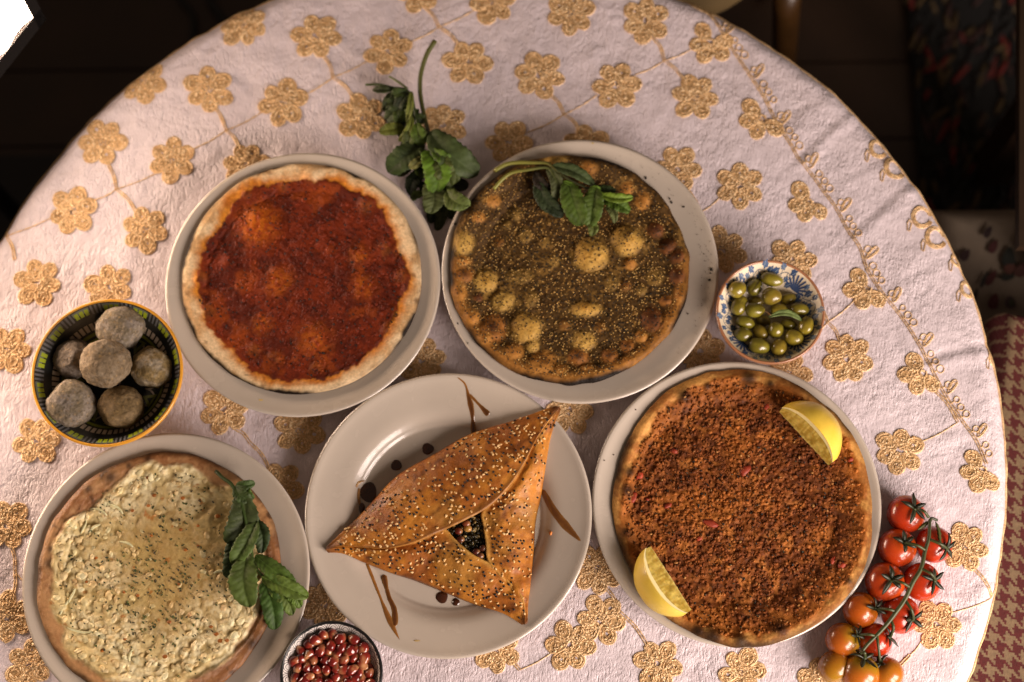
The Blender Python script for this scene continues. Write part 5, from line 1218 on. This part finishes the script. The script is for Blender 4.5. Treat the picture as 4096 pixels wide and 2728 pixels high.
ball(885, 1110, 215, 1.0, .034, (108, 82, 54), (92, 68, 40), 'dark brown herb ball at the bottom of the patterned bowl', 5)
ball(742, 692, 236, 1.0, .058, (108, 86, 64), (95, 73, 51), 'round brown herb ball resting on top of the others', 6)

# -- olive bowl
ob = Bowl('leaf_bowl', (3081, 1247), .0520, .036, 'small white bowl painted with blue leaves and a terracotta rim', foot=.5, mat_in=(206, 174, 140), rimc=(150, 92, 58), outc=(166, 112, 76), pw=2.3)
R = ob.R; BLU = [(62, 74, 96), (50, 62, 84), (84, 92, 108)]
LF = np.array([(-.0034, 0), (-.0014, -.0014), (-.0010, -.0030), (.0006, -.0024), (.0018, -.0026), (.0020, -.0012), (.0040, 0), (.0020, .0012), (.0018, .0026), (.0006, .0024), (-.0010, .0030), (-.0014, .0014)])
for k in range(4):
    a0 = 2 * math.pi * k / 4 + .85
    L_ = [(R * (.80 + .07 * math.sin(j * 1.35)), a0 + .14 + j * .13) for j in range(10)]
    ob.line(L_, .0005, (70, 78, 88))
    for j, (r, a) in enumerate(L_):
        for sg in (-1, 1):
            rr = r + sg * R * .095; 
            if rr > R * .93: continue
            sc_ = .8 + .35 * rng.rand(); th_ = rng.rand() * 1.6 - .8 + (0 if sg > 0 else math.pi)
            p = LF * sc_; p = np.stack([p[:, 0] * math.cos(th_) - p[:, 1] * math.sin(th_), p[:, 0] * math.sin(th_) + p[:, 1] * math.cos(th_)], 1)
            ob.shape(rr, a + .05 * (rng.rand() - .5), p, BLU[rng.randint(3)], .0004); ob.line([(r, a), (rr, a)], .0004, (70, 78, 88))
            q = p * np.array([.45, .22]); ob.line([(rr + p[0, 0] * .6, a + p[0, 1] * .6 / rr), (rr + p[6, 0] * .6, a + p[6, 1] * .6 / rr)], .0003, (150, 146, 140), .0007)
    for j in range(9):   # feathery bloom between the sprays
        th_ = (j - 4) * .33; ob.line([(R * .70, a0 - .05), (R * (.70 + .22 * math.cos(th_)), a0 - .05 + .30 * math.sin(th_))], .0016, (44, 58, 86), .0005)
ob.done()
M_olive = mat('cured_olive', None, .28, vary=.12, vscale=160, coat=.5, coatr=.15, bump=.12, bscale=300)
OL = [(775, 368, 145, 90, 15, 2, 'topmost olive in the blue leaf bowl, lying sideways'), (345, 488, 118, 104, -40, 2, 'plump olive at the upper left of the blue leaf bowl'), (560, 465, 115, 97, -55, 1.6, 'olive with a dark slit between the topmost and upper left olives'),
      (775, 580, 128, 110, 10, 3, 'wrinkled olive just below the topmost olive'), (370, 695, 135, 97, -60, 2.4, 'dented kidney shaped olive at the left of the bowl'), (985, 610, 100, 74, -20, 1.4, 'split olive right of the wrinkled olive'),
      (562, 755, 125, 94, 0, 2.6, 'cracked olive at the tip of the dry twig'), (580, 645, 100, 72, 10, .6, 'dark olive half hidden above the cracked olive'), (1125, 745, 122, 84, 5, 2.4, 'bright olive at the right above the grey leaf'), (870, 745, 115, 80, -5, 1.6, 'dull olive partly under the grey leaf'),
      (445, 908, 122, 82, 15, 2, 'oval olive below the kidney shaped olive'), (665, 885, 100, 74, 20, .6, 'shadowed olive deep in the middle of the bowl'), (985, 935, 105, 70, 5, 1.8, 'yellowish olive just below the grey leaf'), (1210, 945, 120, 92, -70, 1.8, 'upright olive at the far right of the bowl'),
      (420, 1062, 115, 90, 15, 1.8, 'yellow green olive at the lower left of the bowl'), (635, 1035, 112, 86, 40, 1.6, 'slanting brownish olive low in the bowl'), (828, 1005, 102, 100, 0, 2.5, 'round olive seen end on below the grey leaf stalk'), (1055, 1100, 128, 100, 15, 1.8, 'long olive at the lower right of the bowl'),
      (615, 1205, 138, 100, 10, 1.7, 'large flat olive at the bottom left of the bowl'), (868, 1220, 110, 97, -65, 1.7, 'bottom olive with a dark stalk hole')]
v0, q0, t0 = sphere_uv(18, 26)
for k, (x, y, a, b, ang, lay, lab) in enumerate(OL):
    S = lambda z: U(2840 + x / 3.136, 1000 + y / 3.136, z)
    ra, rb_ = a / 3.136 / 4150, b / 3.136 / 4150
    p = S(TZ + .028); rr = np.hypot(p[0] - ob.c[0], p[1] - ob.c[1]); z = max(.010 + .0062 * lay, float(ob.zin(min(rr + rb_ * .5, R * .97))) + rb_ * .75 if rr > .02 else 0)
    p = S(ob.c[2] + z); v = v0.copy()
    d = 1 + .05 * noise(v[:, 0] * 1.8 + k, v[:, 1] * 1.8, v[:, 2] * 1.8, seed=160)
    if k == 4: d *= 1 - .22 * np.exp(-((v[:, 0] - .35) / .25) ** 2) * (v[:, 1] < 0)
    V = v * d[:, None]; V[:, 1:] *= (1 - .10 * V[:, :1]); V = V * (ra, rb_, rb_ * .96); t_ = -math.radians(ang)
    tilt = .25 * (rng.rand() - .5)
    Rm = np.array(Matrix.Rotation(t_, 3, 'Z') @ Matrix.Rotation(tilt, 3, 'Y')); V = V @ Rm.T + p
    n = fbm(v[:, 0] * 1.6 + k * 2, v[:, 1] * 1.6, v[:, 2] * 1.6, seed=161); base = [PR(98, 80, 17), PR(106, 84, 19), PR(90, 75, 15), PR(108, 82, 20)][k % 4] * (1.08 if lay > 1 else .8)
    C = mixc(base, PR(84, 64, 16), sstep(.05, .5, n) * .6); C = mixc(C, PR(130, 110, 36), sstep(.1, .5, -n) * .4)
    C = mixc(C, P(40, 24, 12), sstep(.975, .995, v[:, 0] * (1 if k % 2 else -1)) * .9)
    if k == 2: C = mixc(C, P(60, 30, 26), np.exp(-((v[:, 1] + .1) / .14) ** 2) * (v[:, 2] > .2) * .8)
    o = mk('olive', V, q0, t0, M_olive, origin=tuple(p - (0, 0, rb_ * .96)), col=C); tag(o, 'green ' + lab if not any(w in lab for w in ('dark', 'yellow', 'dull')) else lab, 'olive', 'olives in the blue leaf bowl')
S = lambda x, y, z: U(2840 + x / 3.136, 1000 + y / 3.136, TZ + z)
t = thing('olive_leaf', tuple(S(950, 840, .036)), 'dry grey green olive leaf lying across the olives', 'leaf')
leaf(t, S(738, 838, .040), S(1168, 880, .036), 46 / 3.136 / 4330, (76, 96, 52), .05, .12, 3, serr=0, name='leaf_blade')
mb = MB(); tube(mb, [S(690, 762, .038), S(735, 795, .040), S(765, 822, .040)], [.0007, .0008, .0006], 6, 10, P(120, 84, 40)); mb.build('twig', M_stem, t)

# -- pomegranate bowl
pb = Bowl('scallop_bowl', (1325.5, 2692), .0470, .034, 'small white bowl with black scallop lines and black rim', foot=.5, mat_in=(206, 182, 164), rimc=(16, 15, 14), outc=(176, 150, 130), pw=2.6)
R = pb.R
for row, (rc, off) in enumerate(((.80, 0), (.915, .5))):
    for k in range(22):
        a = 2 * math.pi * (k + off) / 22
        for f in (1, .74, .48):
            s = R * .135 * f; tt = np.linspace(-1.5, 1.5, 9); pr_ = [(min(R * .945, R * (rc - .07) + s * math.cos(x)), a + s * math.sin(x) / (R * rc)) for x in tt]
            pb.line(pr_, .00042, (26, 24, 24), .0003 + .0001 * row)
pb.done()
M_aril = mat('pomegranate_aril', None, .16, vary=.15, vscale=260, coat=.6, coatr=.06, sss=.25)
arils = []
for k in range(6):
    v, q, tt = sphere_uv(12, 14); d = 1 + .14 * noise(v[:, 0] * 1.6 + k * 5, v[:, 1] * 1.6, v[:, 2] * 1.6, seed=170)
    V = v * d[:, None] * (.0064, .0046, .0044); V[:, 1:] *= (1 - .28 * v[:, :1])
    core = sstep(-.2, .8, v[:, 0] + .5 * noise(v[:, 0] * 2 + k, v[:, 1] * 2, v[:, 2] * 2, seed=171))
    C = mixc(PR(114, 28, 18), PR(168, 110, 68), core * (.9 if k % 3 else .5)); C = mixc(C, PR(76, 10, 10), sstep(.2, .7, -v[:, 0]) * .7)
    arils.append(rawmesh('pomegranate_aril', V, q, tt, C, True, [M_aril]))
pts = []
for lay, (zz, cnt, rm) in enumerate(((.014, 30, .027), (.0205, 46, .0345), (.0265, 66, .0365))):
    tries = 0; got = 0
    while got < cnt and tries < 4000:
        tries += 1; a = rng.rand() * 6.28; r = rm * math.sqrt(rng.rand()); p = np.array([r * math.cos(a), r * math.sin(a), zz + .0025 * rng.rand()])
        if any(np.linalg.norm((p - q) * (1, 1, 1.25)) < .0068 for q in pts): continue
        pts.append(p); got += 1
        o = bpy.data.objects.new('pomegranate_aril', arils[rng.randint(6)]); COL.objects.link(o)
        o.location = pb.c + p; o.rotation_euler = (rng.randn() * .5, rng.randn() * .5, rng.rand() * 6.28); s_ = .9 + .25 * rng.rand(); o.scale = (s_, s_, s_)
        tag(o, 'glossy red pomegranate aril heaped in the black rimmed bowl', 'pomegranate aril', 'pomegranate arils in the small bowl')

# ------------------------------------------------------------------ cherry tomatoes on the vine
def build_tomatoes():
    S = lambda x, y, z: U(3196 + x / 1.96, 1928 + y / 1.96, TZ + z)
    t = thing('tomato_vine', tuple(S(750, 850, 0)), 'cherry tomatoes on the vine, ripening from green orange to red', 'tomatoes')
    M_t = mat('tomato_skin', None, .26, vary=.10, vscale=60, coat=.45, coatr=.14, sss=.15, rvary=.06)
    RED, ORG_, GRN, AMB = (148, 36, 9), (160, 64, 10), (122, 92, 14), (140, 78, 12)
    T = [(838, 250, 152, .0185, RED, ORG_, .25, (.45, -.10), 0), (768, 515, 153, .0185, (150, 42, 9), ORG_, .5, (.32, -.18), 0), (1058, 490, 146, .017, RED, RED, .2, (.65, .2), 0), (672, 785, 156, .019, (150, 44, 10), ORG_, .3, (.28, -.1), 0), (962, 782, 150, .0175, RED, RED, .2, (.62, -.05), 0),
         (480, 1005, 142, .0175, (150, 62, 10), (136, 74, 12), .6, (.85, -.1), 0), (795, 1040, 150, .0165, RED, RED, .2, (.55, .2), 0), (342, 1240, 138, .0185, (150, 68, 14), GRN, .9, (.95, -.25), 1), (600, 1240, 132, .0155, (144, 36, 10), RED, .2, (.8, -.1), 0), (478, 1500, 152, .0205, (148, 72, 14), GRN, .9, (.3, -.9), 1), (285, 1450, 135, .0155, AMB, GRN, .5, (.3, .8), 2), (690, 1500, 128, .016, (146, 78, 14), AMB, .6, (-.4, -.8), 2)]
    CAL = {0: (895, 215), 1: (815, 485), 2: (1150, 520), 3: (715, 772), 4: (1050, 772), 5: (612, 990), 6: (880, 1072), 7: (478, 1195), 8: (715, 1212), 9: (520, 1365), 11: (632, 1400)}
    sp = {}
    for k, (x, y, r, z, c1, c2, amt, gd, hid) in enumerate(T):
        p = S(x, y, z); rad = r / 1.96 / 4300; v, q, tt = sphere_uv(24, 32)
        if k in CAL:
            cp = S(*CAL[k], z + rad * .75); ax = nrm(cp - p)
        else: ax = nrm(np.array([gd[0], -gd[1], .4]))
        # sphere with the stalk pole along ax
        zz = ax; xx = nrm(np.cross(zz, [0.3, .9, .1])); yy = np.cross(zz, xx)
        d = 1 + .012 * noise(v[:, 0] * 2 + k, v[:, 1] * 2, v[:, 2] * 2, seed=180) - .10 * np.exp(-((1 - v[:, 2]) / .05)) 
        L = v * d[:, None] * (1.0, 1.0, .96); V = (L[:, :1] * xx + L[:, 1:2] * yy + L[:, 2:] * zz) * rad
        gdir = nrm(np.array([gd[0], -gd[1], .35])); m = V @ gdir / rad
        n = noise(v[:, 0] * 3 + k, v[:, 1] * 3, v[:, 2] * 3, seed=181)
        C = mixc(PR(*c1), PR(*c2), np.clip(sstep(.0, .95, m + .12 * n), 0, 1) * amt)
        o = mk('tomato', V + p, q, tt, M_t, t, col=C); sp[k] = (p, rad, ax)
        if k not in CAL: continue
        mb = MB(); b0 = p + ax * rad * .90; ns = 5; a0 = k * 1.3
        for j in range(ns):
            a = a0 + 2 * np.pi * j / ns + .25 * math.sin(j * 7 + k); dr = xx * math.cos(a) + yy * math.sin(a); sd = np.cross(ax, dr)
            ln = rad * (.55 + .35 * rng.rand()); n_ = 8; u = np.linspace(0, 1, n_)
            lift = (.02 + .30 * rng.rand()) * rad * np.sin(u * 2.2) + .06 * rad - (.42 * (u * ln / rad) ** 2) * rad * .9 + (.35 * rng.rand() * rad * u ** 3)
            w = rad * .13 * (np.sin(np.pi * np.clip(u * .9 + .1, 0, 1)) ** .7); ct = b0 + dr * (u * ln)[:, None] + ax * lift[:, None] + sd * (rad * .22 * (rng.rand() - .5) * u ** 2)[:, None]
            G = np.stack([ct - sd * w[:, None], ct + ax * .0006, ct + sd * w[:, None], ct - ax * .0005], 1)
            i = np.arange(n_ - 1)[:, None]; jj = np.arange(4)[None]; j2 = (jj + 1) % 4
            mb.add(G.reshape(-1, 3), np.stack([i * 4 + jj, (i + 1) * 4 + jj, (i + 1) * 4 + j2, i * 4 + j2], -1).reshape(-1, 4), None, mixc(P(58, 62, 34), P(40, 44, 24), np.repeat(u, 4)))
        v2, f2 = ICO2, ICO2F; mb.add(v2 * rad * .13 + b0 + ax * rad * .07, None, f2, P(70, 80, 36)); mb.build('calyx', M_stem, o)
    mb = MB(); ST = [(1085, 300, .036), (1030, 292, .038), (1018, 440, .038), (988, 540, .038), (955, 680, .039), (890, 790, .040), (830, 920, .039), (760, 1020, .038), (700, 1100, .037), (620, 1190, .036), (540, 1270, .036), (480, 1345, .036)]
    tube(mb, [S(*q) for q in ST], [.0013, .0018, .0020, .0022, .0021, .0018, .0015], 8, 70, [P(62, 68, 34), P(80, 86, 44), P(74, 82, 40)])
    jn = {0: (1015, 275, .038), 1: (992, 535, .038), 2: (1025, 450, .038), 3: (868, 825, .040), 4: (962, 680, .039), 5: (748, 1012, .038), 6: (835, 930, .039), 7: (590, 1205, .036), 8: (722, 1085, .037), 9: (490, 1335, .036), 11: (610, 1195, .036)}
    for k, j in jn.items():
        p, rad, ax = sp[k]; e = p + ax * rad * .95; J = S(*j); md = (J + e) / 2 + np.array([0, 0, .0035]) + ax * .003
        tube(mb, [J, md, e + ax * .002, e], [.0015, .0013, .0014], 7, 18, [P(78, 84, 42), P(66, 74, 36)])
    mb.build('stem', M_stem, t)
    mb = MB()
    for pts in ([(1040, 300, .038), (990, 330, .036), (930, 375, .036)], [(1070, 310, .037), (1095, 380, .036), (1105, 470, .036), (1120, 520, .036)]):
        pp = resample(np.array([S(*q) for q in pts]), 14); w = np.array([.4, .9, 1.6, 1.2, 2.0, 1.4, 2.2, 1.5, 2.0, 1.2, 1.8, 1.0, .8, .3]) * .001
        tt = nrm(np.gradient(pp, axis=0)); sd = nrm(np.cross(tt, [0, 0, 1.])); G = np.stack([pp - sd * w[:, None], pp + [0, 0, .001], pp + sd * w[:, None], pp - [0, 0, .0006]], 1)
        i = np.arange(13)[:, None]; jj = np.arange(4)[None]; j2 = (jj + 1) % 4
        mb.add(G.reshape(-1, 3), np.stack([i * 4 + jj, (i + 1) * 4 + jj, (i + 1) * 4 + j2, i * 4 + j2], -1).reshape(-1, 4), None, P(84, 88, 40))
    mb.build('curled_leaflet', M_stem, t)
build_tomatoes()
